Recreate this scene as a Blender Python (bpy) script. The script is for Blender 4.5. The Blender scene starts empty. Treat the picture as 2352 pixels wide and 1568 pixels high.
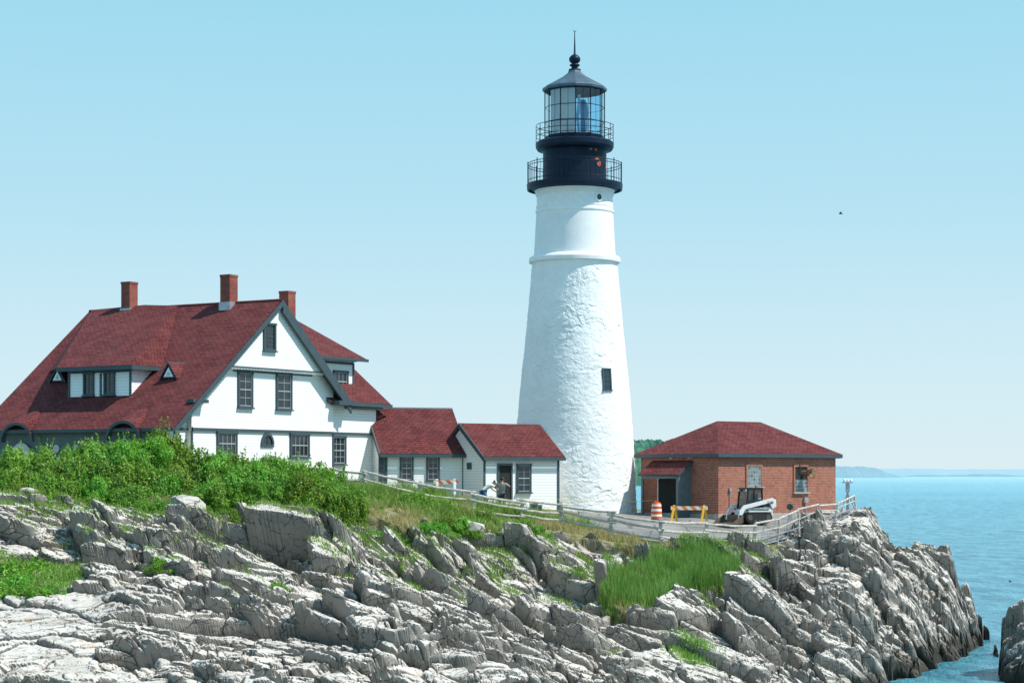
import bpy, math, random
import numpy as np
from mathutils import Vector, Matrix
random.seed(3); rng=np.random.default_rng(5)
F=4620.0
scene=bpy.context.scene; col=scene.collection
WL={}
# ---------------------------------------------------------------- helpers
def V(*a): return Vector(a)
def hit(px,py,o,a):
    k=(px-1176)/F; s=(k*o[1]-o[0])/(a[0]-k*a[1]); Y=o[1]+a[1]*s
    return s,(1088-py)/F*Y
def ray_plane(px,py,p,n):
    d=V((px-1176)/F,1,(1088-py)/F); return d*(p.dot(n)/d.dot(n))
def tag(o,label=None,category=None,kind=None,group=None):
    if label:o["label"]=label
    if category:o["category"]=category
    if kind:o["kind"]=kind
    if group:o["group"]=group
    return o
def empty(name,loc,label,category,parent=None,**k):
    o=bpy.data.objects.new(name,None); col.objects.link(o); o.empty_display_size=.3
    loc=Vector(loc)
    if parent: o.parent=parent; o.location=loc-WL[parent.name]
    else: o.location=loc
    WL[o.name]=loc.copy(); tag(o,label,category,**k); return o
def put(me,name,c,parent=None):
    o=bpy.data.objects.new(name,me); col.objects.link(o)
    WL[o.name]=Vector(c)
    if parent: o.parent=parent; o.location=Vector(c)-WL[parent.name]
    else: o.location=c
    return o
class MB:
    def __init__(s): s.v=[];s.f=[];s.m=[]
    def poly(s,pts,m=0):
        i=len(s.v); s.v+=[Vector(p) for p in pts]; s.f.append(list(range(i,i+len(pts)))); s.m.append(m)
    def ind(s,pts,faces,m=0):
        i=len(s.v); s.v+=[Vector(p) for p in pts]
        for f in faces: s.f.append([i+j for j in f]); s.m.append(m)
    def box(s,B,x0,x1,d0,d1,z0,z1,m=0):
        p=[B(x,d,z) for z in(z0,z1) for d in(d0,d1) for x in(x0,x1)]
        s.ind(p,[(0,2,3,1),(4,5,7,6),(0,1,5,4),(2,6,7,3),(0,4,6,2),(1,3,7,5)],m)
    def slab(s,pts,th,m=0,me=1):
        pts=[Vector(p) for p in pts]
        n=V(0,0,0)
        for i in range(len(pts)):
            a=pts[i];b=pts[(i+1)%len(pts)]; n+=a.cross(b)
        n.normalize()
        if n.z<0 or (abs(n.z)<1e-4 and n.y>0): pts.reverse(); n=-n
        lo=[p-n*th for p in pts]; N=len(pts)
        s.poly(pts,m); s.poly(lo[::-1],me)
        for i in range(N):
            j=(i+1)%N; s.poly([pts[i],lo[i],lo[j],pts[j]],me)
    def prism(s,f,pts,d0,d1,m=0):
        A=[f(p[0],d0,p[1]) for p in pts]; B=[f(p[0],d1,p[1]) for p in pts]; N=len(pts)
        s.ind(A+B,[tuple(range(N)),tuple(range(2*N-1,N-1,-1))]+[(i,N+i,N+(i+1)%N,(i+1)%N) for i in range(N)],m)
    def tube(s,p0,p1,r,seg=8,m=0,r1=None):
        p0=Vector(p0);p1=Vector(p1); r1=r if r1 is None else r1
        d=(p1-p0).normalized(); a=d.orthogonal().normalized(); b=d.cross(a)
        A=[p0+(a*math.cos(t)+b*math.sin(t))*r for t in [2*math.pi*i/seg for i in range(seg)]]
        C=[p1+(a*math.cos(t)+b*math.sin(t))*r1 for t in [2*math.pi*i/seg for i in range(seg)]]
        s.ind(A+C,[(i,(i+1)%seg,seg+(i+1)%seg,seg+i) for i in range(seg)]+[tuple(range(seg-1,-1,-1)),tuple(range(seg,2*seg))],m)
    def lathe(s,c,prof,seg=48,m=0,rot=0,f=None):
        c=Vector(c); P=[]
        for r,z in prof:
            for i in range(seg):
                t=2*math.pi*i/seg+rot
                q=V(r*math.cos(t),r*math.sin(t),z)
                P.append(c+(f(q) if f else q))
        n=len(prof)
        s.ind(P,[(j*seg+i,j*seg+(i+1)%seg,(j+1)*seg+(i+1)%seg,(j+1)*seg+i) for j in range(n-1) for i in range(seg)],m)
    def build(s,name,mats,parent=None,label=None,smooth=False,recalc=True):
        me=bpy.data.meshes.new(name)
        A=np.array([tuple(p) for p in s.v]); c=Vector((A.min(0)+A.max(0))/2)
        if parent is None: c.z=A[:,2].min()
        me.from_pydata([tuple(p-c) for p in s.v],[],s.f)
        for m in mats: me.materials.append(m)
        for p,m in zip(me.polygons,s.m): p.material_index=m; p.use_smooth=smooth
        if recalc:
            import bmesh
            bm=bmesh.new(); bm.from_mesh(me); bmesh.ops.recalc_face_normals(bm,faces=bm.faces); bm.to_mesh(me); bm.free()
        uv=me.uv_layers.new(name="UVMap")
        for p in me.polygons:
            n=p.normal
            t=V(0,0,1).cross(n)
            if t.length<1e-3: t=V(1,0,0)
            t.normalize(); q=n.cross(t)
            for li in p.loop_indices:
                w=me.vertices[me.loops[li].vertex_index].co+c
                uv.data[li].uv=(w.dot(t),w.dot(q))
        o=put(me,name,c,parent)
        if label:o["label"]=label
        return o
def np_mesh(name,Vt,Fc,mats,smooth=False,mi=None):
    me=bpy.data.meshes.new(name); n=len(Vt); m=len(Fc); k=Fc.shape[1]
    me.vertices.add(n); me.vertices.foreach_set("co",np.ascontiguousarray(Vt,dtype=np.float32).ravel())
    me.loops.add(m*k); me.loops.foreach_set("vertex_index",np.ascontiguousarray(Fc,dtype=np.int32).ravel())
    me.polygons.add(m); me.polygons.foreach_set("loop_start",np.arange(0,m*k,k,dtype=np.int32))
    me.polygons.foreach_set("loop_total",np.full(m,k,dtype=np.int32))
    me.polygons.foreach_set("use_smooth",np.full(m,smooth,dtype=bool))
    for t in mats: me.materials.append(t)
    if mi is not None: me.polygons.foreach_set("material_index",mi.astype(np.int32))
    me.update(calc_edges=True); return me
# ---------------------------------------------------------------- materials
class NT:
    def __init__(s,name):
        s.m=bpy.data.materials.new(name); s.m.use_nodes=True; s.t=s.m.node_tree; s.p=s.t.nodes["Principled BSDF"]; s.out=s.t.nodes["Material Output"]
    def n(s,ty,**k):
        x=s.t.nodes.new(ty)
        for a,b in k.items():
            if a in x.inputs: x.inputs[a].default_value=b
            else: setattr(x,a,b)
        return x
    def l(s,a,b): s.t.links.new(a,b)
    def ramp(s,src,stops):
        r=s.n("ShaderNodeValToRGB"); e=r.color_ramp.elements
        while len(e)<len(stops): e.new(.5)
        for q,(p,c) in zip(e,stops): q.position=p; q.color=(c+(1,)) if len(c)==3 else c
        s.l(src,r.inputs[0]); return r.outputs[0]
    def mix(s,a,b,f,mode='MIX'):
        x=s.n("ShaderNodeMix"); x.data_type='RGBA'; x.blend_type=mode
        for i,q in ((0,f),(6,a),(7,b)):
            if hasattr(q,"links"): s.l(q,x.inputs[i])
            elif i==0: x.inputs[0].default_value=q
            else: x.inputs[i].default_value=(*q,1)
        return x.outputs[2]
    def math(s,op,a,b=None):
        x=s.n("ShaderNodeMath",operation=op)
        for i,q in ((0,a),(1,b)):
            if q is None: continue
            if hasattr(q,"links"): s.l(q,x.inputs[i])
            else: x.inputs[i].default_value=q
        return x.outputs[0]
    def noise(s,vec,scale,detail=5,rough=.6,dist=0):
        x=s.n("ShaderNodeTexNoise"); x.inputs["Scale"].default_value=scale; x.inputs["Detail"].default_value=detail; x.inputs["Roughness"].default_value=rough; x.inputs["Distortion"].default_value=dist
        s.l(vec,x.inputs["Vector"]); return x.outputs["Fac"]
    def pos(s): return s.n("ShaderNodeNewGeometry").outputs["Position"]
    def uv(s): return s.n("ShaderNodeTexCoord").outputs["UV"]
    def bump(s,h,strength=.5,dist=.02,normal=None):
        b=s.n("ShaderNodeBump"); b.inputs["Strength"].default_value=strength; b.inputs["Distance"].default_value=dist
        s.l(h,b.inputs["Height"])
        if normal: s.l(normal,b.inputs["Normal"])
        return b.outputs[0]
    def set(s,**k):
        for a,b in k.items():
            i=s.p.inputs[a.replace("_"," ")]
            if hasattr(b,"links"): s.l(b,i)
            else: i.default_value=(*b,1) if isinstance(b,tuple) and len(b)==3 else b
        return s.m
def simple(name,c,rough=.7,metal=0,var=.25,sc=3,bump=.15,bs=40,spec=.5):
    t=NT(name); p=t.pos(); f=t.noise(p,sc)
    a=tuple(x*(1-var) for x in c); b=tuple(min(1,x*(1+var*.6)) for x in c)
    t.set(Base_Color=t.ramp(f,[(.3,a),(.7,b)]),Roughness=rough,Metallic=metal,Normal=t.bump(t.noise(p,bs),bump,.01))
    t.p.inputs["Specular IOR Level"].default_value=spec
    return t.m
def m_siding():
    t=NT("white_clapboard"); sx=t.n("ShaderNodeSeparateXYZ"); t.l(t.uv(),sx.inputs[0])
    fr=t.math('FRACT',t.math('MULTIPLY',sx.outputs[1],1/.15))
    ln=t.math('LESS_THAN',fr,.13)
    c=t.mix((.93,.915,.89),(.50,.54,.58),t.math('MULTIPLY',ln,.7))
    n=t.noise(t.pos(),1.3); c=t.mix(c,(.80,.79,.77),t.math('MULTIPLY',n,.3))
    return t.set(Base_Color=c,Roughness=.55,Normal=t.bump(t.math('SUBTRACT',1.0,fr),.4,.02))
def m_shingle():
    t=NT("red_shingles"); uv=t.uv(); b=t.n("ShaderNodeTexBrick"); t.l(uv,b.inputs["Vector"])
    b.inputs["Scale"].default_value=1
    b.inputs["Color1"].default_value=(.205,.048,.047,1); b.inputs["Color2"].default_value=(.110,.030,.031,1); b.inputs["Mortar"].default_value=(.035,.013,.014,1)
    b.inputs["Brick Width"].default_value=.34; b.inputs["Row Height"].default_value=.16; b.inputs["Mortar Size"].default_value=.016; b.inputs["Bias"].default_value=-.05
    n=t.noise(t.pos(),1.1,6); c=t.mix(b.outputs[0],(.23,.075,.066),t.ramp(n,[(.42,(0,0,0)),(.72,(.5,.5,.5))]))
    n2=t.noise(t.pos(),10,5,.75); c=t.mix(c,(.06,.020,.022),t.ramp(n2,[(.46,(0,0,0)),(.7,(.7,.7,.7))]))
    sx=t.n("ShaderNodeSeparateXYZ"); t.l(uv,sx.inputs[0]); fr=t.math('FRACT',t.math('MULTIPLY',sx.outputs[1],1/.16))
    r=t.set(Base_Color=c,Roughness=.95,Normal=t.bump(t.math('SUBTRACT',t.math('MULTIPLY',b.outputs["Fac"],-1.0),fr),.8,.024)); t.p.inputs["Specular IOR Level"].default_value=.15; return r
def m_brick(name="red_brick",c1=(.42,.115,.062),c2=(.25,.062,.040),mo=(.42,.29,.22)):
    t=NT(name); b=t.n("ShaderNodeTexBrick"); t.l(t.uv(),b.inputs["Vector"])
    b.inputs["Scale"].default_value=1; b.inputs["Color1"].default_value=(*c1,1); b.inputs["Color2"].default_value=(*c2,1); b.inputs["Mortar"].default_value=(*mo,1)
    b.inputs["Brick Width"].default_value=.25; b.inputs["Row Height"].default_value=.09; b.inputs["Mortar Size"].default_value=.011; b.inputs["Bias"].default_value=-.15
    n=t.noise(t.pos(),.9,6); c=t.mix(b.outputs[0],(.50,.21,.13),t.ramp(n,[(.45,(0,0,0)),(.75,(.6,.6,.6))]))
    c=t.mix(c,(.15,.045,.03),t.ramp(t.noise(t.pos(),4,5,.75),[(.50,(0,0,0)),(.72,(.6,.6,.6))]))
    return t.set(Base_Color=c,Roughness=.9,Normal=t.bump(t.math('MULTIPLY',b.outputs["Fac"],-1.0),.5,.012))
def m_stonewhite():
    t=NT("whitewashed_stone"); p=t.pos(); n=t.noise(p,1.2,7); n2=t.noise(p,8,8,.7)
    c=t.ramp(n,[(.3,(.87,.86,.84)),(.6,(.94,.93,.905))]); c=t.mix(c,(.76,.75,.72),t.ramp(n2,[(.60,(0,0,0)),(.78,(.35,.35,.35))]))
    mp=t.n("ShaderNodeMapping"); mp.inputs["Scale"].default_value=(2.5,2.5,.25); t.l(p,mp.inputs[0])
    c=t.mix(c,(.74,.73,.70),t.ramp(t.noise(mp.outputs[0],1.5,5),[(.55,(0,0,0)),(.8,(.3,.3,.3))]))
    return t.set(Base_Color=c,Roughness=.8,Normal=t.bump(n2,.4,.05))
def m_towerbrick():
    t=NT("white_painted_brick"); b=t.n("ShaderNodeTexBrick"); t.l(t.uv(),b.inputs["Vector"]); b.inputs["Scale"].default_value=1
    b.inputs["Brick Width"].default_value=.3; b.inputs["Row Height"].default_value=.11; b.inputs["Mortar Size"].default_value=.012
    n=t.noise(t.pos(),1.5,6)
    return t.set(Base_Color=t.ramp(n,[(.3,(.86,.85,.84)),(.6,(.93,.92,.90))]),Roughness=.7,Normal=t.bump(t.math('MULTIPLY',b.outputs["Fac"],-1.0),.6,.02))
def m_glass(name,c,rough=.06):
    t=NT(name); n=t.noise(t.pos(),.8,2)
    t.set(Base_Color=t.ramp(n,[(.35,tuple(x*.5 for x in c)),(.65,c)]),Roughness=rough,Normal=t.bump(t.noise(t.pos(),1.5,2),.08,.05)); t.p.inputs["Specular IOR Level"].default_value=.6; return t.m
def m_rock():
    t=NT("fractured_rock"); geo=t.n("ShaderNodeNewGeometry"); p=geo.outputs["Position"]
    rot=t.n("ShaderNodeMapping"); rot.inputs["Rotation"].default_value=(.5,.45,-math.radians(35)); t.l(p,rot.inputs[0])
    st=t.n("ShaderNodeMapping"); st.inputs["Scale"].default_value=(.4,1.4,1.4); t.l(rot.outputs[0],st.inputs[0])
    a=t.noise(p,.30,8,.62); b=t.noise(st.outputs[0],1.1,10,.70,.4); d=t.noise(p,3.5,9,.74)
    c=t.ramp(a,[(.30,(.44,.395,.34)),(.48,(.58,.53,.465)),(.68,(.68,.63,.565))])
    c=t.mix(c,(.22,.205,.185),t.ramp(b,[(.53,(0,0,0)),(.64,(.65,.65,.65))]))
    c=t.mix(c,(.76,.715,.65),t.ramp(d,[(.54,(0,0,0)),(.72,(.55,.55,.55))]))
    c=t.mix(c,(.15,.14,.125),t.ramp(d,[(.31,(.75,.75,.75)),(.41,(0,0,0))]))
    c=t.mix(c,(.46,.30,.17),t.ramp(t.noise(p,.6,5),[(.59,(0,0,0)),(.74,(.6,.6,.6))]))
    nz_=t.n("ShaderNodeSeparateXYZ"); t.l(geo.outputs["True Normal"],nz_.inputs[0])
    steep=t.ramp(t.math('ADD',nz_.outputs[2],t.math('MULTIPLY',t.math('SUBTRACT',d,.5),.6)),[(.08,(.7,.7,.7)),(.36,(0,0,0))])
    c=t.mix(c,(.12,.112,.10),steep)  # darkens weathered steep faces, with crevice shade painted into the colour
    def crk(sc,w,th):
        vo=t.n("ShaderNodeTexVoronoi"); vo.feature='DISTANCE_TO_EDGE'; vo.inputs["Scale"].default_value=sc; vo.inputs["Randomness"].default_value=1
        wv=t.n("ShaderNodeVectorMath"); wv.operation='ADD'; nn=t.n("ShaderNodeTexNoise"); nn.inputs["Scale"].default_value=.8; t.l(p,nn.inputs["Vector"]); t.l(st.outputs[0],wv.inputs[0]); t.l(nn.outputs["Color"],wv.inputs[1]); t.l(wv.outputs[0],vo.inputs["Vector"])
        return t.math('MULTIPLY',t.ramp(vo.outputs["Distance"],[(0,(1,1,1)),(w,(0,0,0))]),t.math('GREATER_THAN',t.noise(p,.9+sc*.3,3),th))
    cr=t.math('MAXIMUM',crk(.75,.02,.45),crk(2.1,.03,.52))
    c=t.mix(c,(.06,.055,.05),cr)
    sx=t.n("ShaderNodeSeparateXYZ"); t.l(p,sx.inputs[0])
    wet=t.math('ADD',t.math('MULTIPLY',sx.outputs[2],-1.0),t.math('MULTIPLY',a,2.8))
    c=t.mix(c,(.05,.042,.03),t.ramp(t.math('SUBTRACT',wet,9.8),[(.2,(0,0,0)),(1,(.95,.95,.95))]))
    at=t.n("ShaderNodeAttribute",attribute_name="soil")
    s=t.ramp(t.noise(p,1.4,8,.7),[(.35,(.10,.14,.03)),(.5,(.20,.18,.08)),(.68,(.34,.28,.16))])
    c=t.mix(c,s,at.outputs["Fac"])
    h=t.math('ADD',t.math('MULTIPLY',b,.7),t.math('MULTIPLY',d,.55)); h=t.math('SUBTRACT',h,t.math('MULTIPLY',cr,.35))
    return t.set(Base_Color=c,Roughness=.95,Normal=t.bump(h,.75,.10))
def m_leaf(name,c1,c2,tr=.4):
    t=NT(name); g=t.n("ShaderNodeNewGeometry"); oi=t.n("ShaderNodeObjectInfo")
    c=t.ramp(g.outputs["Random Per Island"],[(0,c1),(.75,c2),(1,tuple(min(1,x*1.4) for x in c2))])
    hs=t.n("ShaderNodeHueSaturation"); t.l(c,hs.inputs["Color"]); t.l(t.math('ADD',t.math('MULTIPLY',oi.outputs["Random"],.5),.75),hs.inputs["Value"]); t.l(t.math('ADD',t.math('MULTIPLY',oi.outputs["Random"],.04),.475),hs.inputs["Hue"])
    t.set(Base_Color=hs.outputs[0],Roughness=.5)
    tl=t.n("ShaderNodeBsdfTranslucent"); t.l(hs.outputs[0],tl.inputs[0]); mx=t.n("ShaderNodeMixShader"); mx.inputs[0].default_value=tr
    t.l(t.p.outputs[0],mx.inputs[1]); t.l(tl.outputs[0],mx.inputs[2]); t.l(mx.outputs[0],t.out.inputs[0]); return t.m
def m_sea():
    t=NT("sea_water"); p=t.pos()
    mp=t.n("ShaderNodeMapping"); mp.inputs["Scale"].default_value=(1,.40,1); mp.inputs["Rotation"].default_value=(0,0,.15); t.l(p,mp.inputs[0])
    a=t.noise(mp.outputs[0],1.0,6,.65); b=t.noise(mp.outputs[0],.30,8,.78); big=t.noise(mp.outputs[0],.006,6,.6)
    c=t.ramp(b,[(.40,(.02,.21,.33)),(.58,(.17,.57,.68))]); c=t.mix(c,(.20,.56,.66),t.ramp(big,[(.4,(0,0,0)),(.65,(.6,.6,.6))]))
    sp=t.n("ShaderNodeSeparateXYZ"); t.l(p,sp.inputs[0])   # grazing sky reflection painted into the colour, paler toward the horizon
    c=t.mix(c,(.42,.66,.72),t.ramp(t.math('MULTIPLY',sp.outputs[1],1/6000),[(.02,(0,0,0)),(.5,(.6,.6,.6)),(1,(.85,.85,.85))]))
    h=t.math('ADD',t.math('MULTIPLY',a,.6),t.math('MULTIPLY',b,2.2))
    r=t.set(Base_Color=c,Roughness=.25,IOR=1.33,Normal=t.bump(h,1.0,1.0)); t.p.inputs["Specular IOR Level"].default_value=.45; return r
def m_pave():
    t=NT("worn_asphalt"); p=t.pos(); a=t.noise(p,.5,7); b=t.noise(p,12,5)
    c=t.ramp(a,[(.35,(.17,.16,.145)),(.65,(.30,.28,.25))]); c=t.mix(c,(.35,.33,.29),t.ramp(b,[(.55,(0,0,0)),(.8,(.5,.5,.5))]))
    v=t.n("ShaderNodeTexVoronoi"); v.feature='DISTANCE_TO_EDGE'; v.inputs["Scale"].default_value=.45; t.l(p,v.inputs["Vector"])
    c=t.mix((.10,.095,.085),c,t.ramp(v.outputs["Distance"],[(0,(0,0,0)),(.035,(1,1,1))]))
    return t.set(Base_Color=c,Roughness=.9,Normal=t.bump(b,.4,.02))
def m_stripe(name,c1,c2,w):
    t=NT(name); sx=t.n("ShaderNodeSeparateXYZ"); t.l(t.uv(),sx.inputs[0])
    f=t.math('FRACT',t.math('MULTIPLY',t.math('ADD',sx.outputs[0],sx.outputs[1]),1/w)); f=t.math('GREATER_THAN',f,.5)
    return t.set(Base_Color=t.mix(c1,c2,f),Roughness=.5)
def m_glassblock():
    t=NT("glass_blocks"); b=t.n("ShaderNodeTexBrick"); t.l(t.uv(),b.inputs["Vector"]); b.offset=0; b.inputs["Scale"].default_value=1
    b.inputs["Color1"].default_value=(.24,.31,.32,1); b.inputs["Color2"].default_value=(.08,.12,.13,1); b.inputs["Mortar"].default_value=(.40,.39,.36,1)
    b.inputs["Brick Width"].default_value=.2; b.inputs["Row Height"].default_value=.2; b.inputs["Mortar Size"].default_value=.016
    return t.set(Base_Color=b.outputs[0],Roughness=.15,Normal=t.bump(t.math('MULTIPLY',b.outputs["Fac"],-1.0),.6,.02))
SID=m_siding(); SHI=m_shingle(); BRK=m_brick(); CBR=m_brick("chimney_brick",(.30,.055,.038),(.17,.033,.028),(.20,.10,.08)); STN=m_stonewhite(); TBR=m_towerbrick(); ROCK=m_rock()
TRIM=simple("grey_green_trim",(.050,.080,.092),.6,0,.15); WHT=simple("white_paint",(.92,.905,.88),.5,0,.06); SASH=simple("grey_white_sash",(.5,.53,.53),.5,0,.1)
BLK=simple("black_ironwork",(.005,.016,.038),.45,0,.3,2,.2,15,.22); RUST=simple("rust",(.50,.11,.04),.8,0,.4,6)
LROOF=simple("weathered_lantern_roof",(.08,.125,.16),.5,.2,.25,2); GLS=m_glass("window_glass",(.03,.045,.055)); WOOD=simple("weathered_fence_wood",(.56,.51,.45),.9,0,.45,5,.5,60)
DOORG=simple("dark_interior",(.02,.022,.022),.9); FLASH=simple("metal_flashing",(.42,.44,.47),.4,.4); CONC=simple("concrete",(.42,.40,.36),.9,0,.25,3,.4)
ORG=simple("orange_plastic",(.75,.12,.02),.45,0,.1); YEL=simple("yellow_plastic",(.85,.45,.02),.5,0,.1); RUB=simple("black_rubber",(.02,.02,.02),.8); STEEL=simple("worn_steel",(.13,.12,.11),.55,.5,.4,6)
LWHT=simple("loader_white_paint",(.78,.78,.76),.35,0,.12,5); GALV=simple("galvanised_metal",(.45,.46,.47),.45,.5); PEEL=simple("rusty_tan_paint",(.30,.16,.09),.7,0,.5,6)
LEAF=[m_leaf("leaf_green",(.065,.19,.018),(.21,.45,.05)),m_leaf("leaf_yellow_green",(.085,.22,.018),(.27,.50,.06))]
PINK=m_leaf("pink_petals",(.6,.12,.30),(.8,.25,.45)); BARK=simple("bark",(.12,.09,.06),.9)
GRS=m_leaf("grass_blades",(.24,.23,.08),(.55,.47,.22)); REED=m_leaf("reed_blades",(.10,.31,.05),(.27,.55,.12)); WEED=m_leaf("weed_blades",(.10,.25,.03),(.28,.45,.08)); PAVE=m_pave()
# ---------------------------------------------------------------- terrain
def hsh(i,j,s): 
    x=np.sin(i*127.1+j*311.7+s*74.7)*43758.5453; return x-np.floor(x)
def vn(x,y,s):
    i=np.floor(x);j=np.floor(y);f=x-i;g=y-j;f=f*f*(3-2*f);g=g*g*(3-2*g)
    return (hsh(i,j,s)*(1-f)+hsh(i+1,j,s)*f)*(1-g)+(hsh(i,j+1,s)*(1-f)+hsh(i+1,j+1,s)*f)*g
def fbm(x,y,s,o=4):
    r=0;a=.5
    for q in range(o): r=r+a*vn(x,y,s+q); x=x*2.03+5;y=y*2.03+3;a*=.5
    return r
def cells(x,y,s,jit=.9,box=False):
    i=np.floor(x);j=np.floor(y); F1=np.full(x.shape,9.);F2=np.full(x.shape,9.);I=np.zeros(x.shape);J=np.zeros(x.shape);DX=np.zeros(x.shape);DY=np.zeros(x.shape)
    for a in(-1,0,1):
        for b in(-1,0,1):
            ci=i+a;cj=j+b; dx=x-(ci+.5+jit*(hsh(ci,cj,s)-.5)); dy=y-(cj+.5+jit*(hsh(ci,cj,s+9)-.5)); d=(dx**4+dy**4)**.25 if box else np.hypot(dx,dy)
            m=d<F1; F2=np.where(m,F1,np.minimum(F2,d)); F1=np.where(m,d,F1); I=np.where(m,ci,I);J=np.where(m,cj,J);DX=np.where(m,dx,DX);DY=np.where(m,dy,DY)
    return I,J,DX,DY,F2-F1
T={-500:[(1568,64),(1400,72),(1270,78),(1200,82),(1155,86),(1128,90),(1112,95),(1108,105)],
0:[(1568,64),(1400,72),(1270,78),(1200,82),(1155,86),(1128,90),(1112,95),(1108,105)],
400:[(1568,64),(1430,72),(1300,78),(1215,81),(1150,86),(1122,91),(1110,96),(1108,105)],
800:[(1568,65),(1430,74),(1330,80),(1235,84),(1172,89),(1135,95),(1122,101),(1118,110)],
1000:[(1568,68),(1440,77),(1330,84),(1240,88),(1185,93),(1145,101),(1130,108),(1128,115)],
1200:[(1568,71),(1440,80),(1330,87),(1245,91),(1205,96),(1168,105),(1158,112)],
1400:[(1568,75),(1450,83),(1340,89),(1262,92.5),(1236,97),(1185,108),(1176,115)],
1520:[(1568,77),(1450,85),(1350,90),(1280,93),(1256,96),(1192,108),(1182,115)],
1700:[(1568,80),(1450,87),(1350,92),(1290,95),(1250,98.5),(1197,108),(1185,115)],
1850:[(1568,84),(1450,90),(1350,95),(1265,101),(1205,106),(1187,112),(1180,118)],
1950:[(1568,87),(1450,92),(1350,97),(1260,103),(1178,109),(1174,114)],
2005:[(1568,90),(1450,95),(1350,100),(1260,105),(1166,110),(1166,113)],
2045:[(1568,95),(1450,99.5),(1350,104),(1280,108),(1245,112)],
2100:[(1550,99.5),(1450,103),(1350,107),(1268,111),(1248,114)],
2165:[(1512,107),(1430,109),(1345,111.5),(1265,114)],
2225:[(1485,114),(1420,115.5),(1335,118)],
2255:[(1475,118),(1450,120)],2285:[(1500,110.5),(1490,112)],2310:[(1568,96),(1450,99),(1420,101)],2360:[(1568,93),(1430,98),(1375,101)],2600:[(1568,92),(1430,98),(1340,103)],2900:[(1568,92),(1430,98),(1340,103)]}
Yg=np.concatenate([np.linspace(46,61,24,endpoint=False),np.linspace(61,100,780,endpoint=False),np.linspace(100,120,330,endpoint=False),np.linspace(120,150,45)])
pk=sorted(T); tab=[]
for p in pk:
    L=T[p]; ys=[y for _,y in L]; zs=[(1088-q)/F*y for q,y in L]
    far=125 if p<1900 else ys[-1]+.8
    ys=[40,ys[0]-9]+ys+[far,far+ (14 if p<1900 else 6)]; zs=[-14,zs[0]-4.5]+zs+[zs[-1] if p<1900 else zs[-1]-.3,-13]
    tab.append(np.interp(Yg,ys,zs))
tab=np.array(tab)
PXg=np.linspace(-380,2780,1450); NX=len(PXg);NY=len(Yg)
Yw=np.repeat(Yg[None,:],NX,0); Xw=((PXg-1176)/F)[:,None]*Yw
sm=lambda x:np.clip(x,0,1)**2*(3-2*np.clip(x,0,1))
wp=PXg[:,None]+((fbm(Xw*.4,Yw*.4,71,3)-.44)*60)*sm((PXg[:,None]-1900)/100)
pka=np.array(pk,float); idx=np.clip(np.searchsorted(pka,wp)-1,0,len(pk)-2); fr=np.clip((wp-pka[idx])/(pka[idx+1]-pka[idx]),0,1); jn=np.repeat(np.arange(NY)[None,:],NX,0)
Z=tab[idx,jn]*(1-fr)+tab[idx+1,jn]*fr
edge=np.interp(PXg,[-450,0,400,700,800,1000,1200,1400,1520,1700,1800,1860,1930,2900],[84.5,84.5,84.5,86,87,89.5,92,94,95.5,98,101,107,130,130])[:,None]
en=(fbm(Xw*.5,Yw*.5,3)-.5)*7
soil=sm((Yw+en*.9-edge)/1.6)
RP=[(1385,86.3,87.8),(1420,86,89.5),(1460,86,91.5),(1500,86.5,93),(1560,89,94.3),(1620,90.8,95),(1665,92,95),(1700,93.5,94.5)]
pxc=PXg[:,None]; lo_=np.interp(PXg,[p[0] for p in RP],[p[1] for p in RP])[:,None]; hi_=np.interp(PXg,[p[0] for p in RP],[p[2] for p in RP])[:,None]
hol=sm((Yw+en*.45-lo_)/1.0+.3)*sm((hi_-Yw+en*.45)/1.0+.3)*sm((pxc-1365)/40)*sm((1715-pxc)/40)
hol2=sm((Yw+en*.4-73.5)/1.2)*sm((78.5-Yw+en*.4)/1.2)*sm((225-pxc)/90)
soil=np.maximum(soil,np.maximum(hol,hol2*.9))
wx=Xw+(fbm(Xw*.22,Yw*.22,11,3)-.44)*2.8+.35*Z; wy=Yw+(fbm(Xw*.22,Yw*.22,21,3)-.44)*2.8+1.15*Z
rough=.8+.5*sm((fbm(Xw*.12,Yw*.12,31)-.35)*4)
upper=sm((Yw-(edge-16))/8)*(1-soil)
brk=.5+.75*sm((fbm(Xw*.35,Yw*.35,131)-.38)*5)
D=np.zeros(Z.shape)
for n,(lu,lv,A,sy,sx_,ck,an) in enumerate([(6.2,3.6,1.10,.12,.17,.50,30),(2.9,1.8,.70,.17,.22,.50,48),(1.45,.9,.36,.20,.20,.30,14),(.70,.42,.17,.18,.16,.12,38),(.33,.2,.06,.12,.12,.03,25)]):
    ca,sa=math.cos(math.radians(an)),math.sin(math.radians(an)); P=wx*ca+wy*sa; Q=-wx*sa+wy*ca
    I,J,dx,dy,e=cells(P/lu+n*3.3,Q/lv,40+n*7,.9,n<3)
    h=hsh(I,J,60+n)-.5; tx=-.8+(hsh(I,J,70+n)-.5)*2.2 if n<2 else (hsh(I,J,70+n)-.64)*2.4; ty=(hsh(I,J,80+n)-.42)*2.4
    d=A*h+sy*ty*dy*lv+sx_*tx*dx*lu
    d-=ck*np.exp(-(e/(.04 if n<2 else .06))**2)
    am=(.7+.55*upper) if n<2 else brk
    D+=d*am*rough
led=Z*1.0+D; st=1.0; w=fbm(Xw*.25,Yw*.25,91,3)*4; q=(led+w)/st; fl=np.floor(q); ff=q-fl
led2=(fl+.4*ff+.6*sm((ff-.70)/.14))*st-w
mixl=.5*sm((fbm(Xw*.13,Yw*.13,97)-.40)*6)
D=D+(led2-led)*mixl
D=np.clip(D,-2.0,1.5)
D*=1-.4*sm((Yw-(edge-4))/4)
D*=1-.6*sm((Yw-105)/3)*sm((pxc-1830)/30)*sm((2040-pxc)/30)
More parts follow.
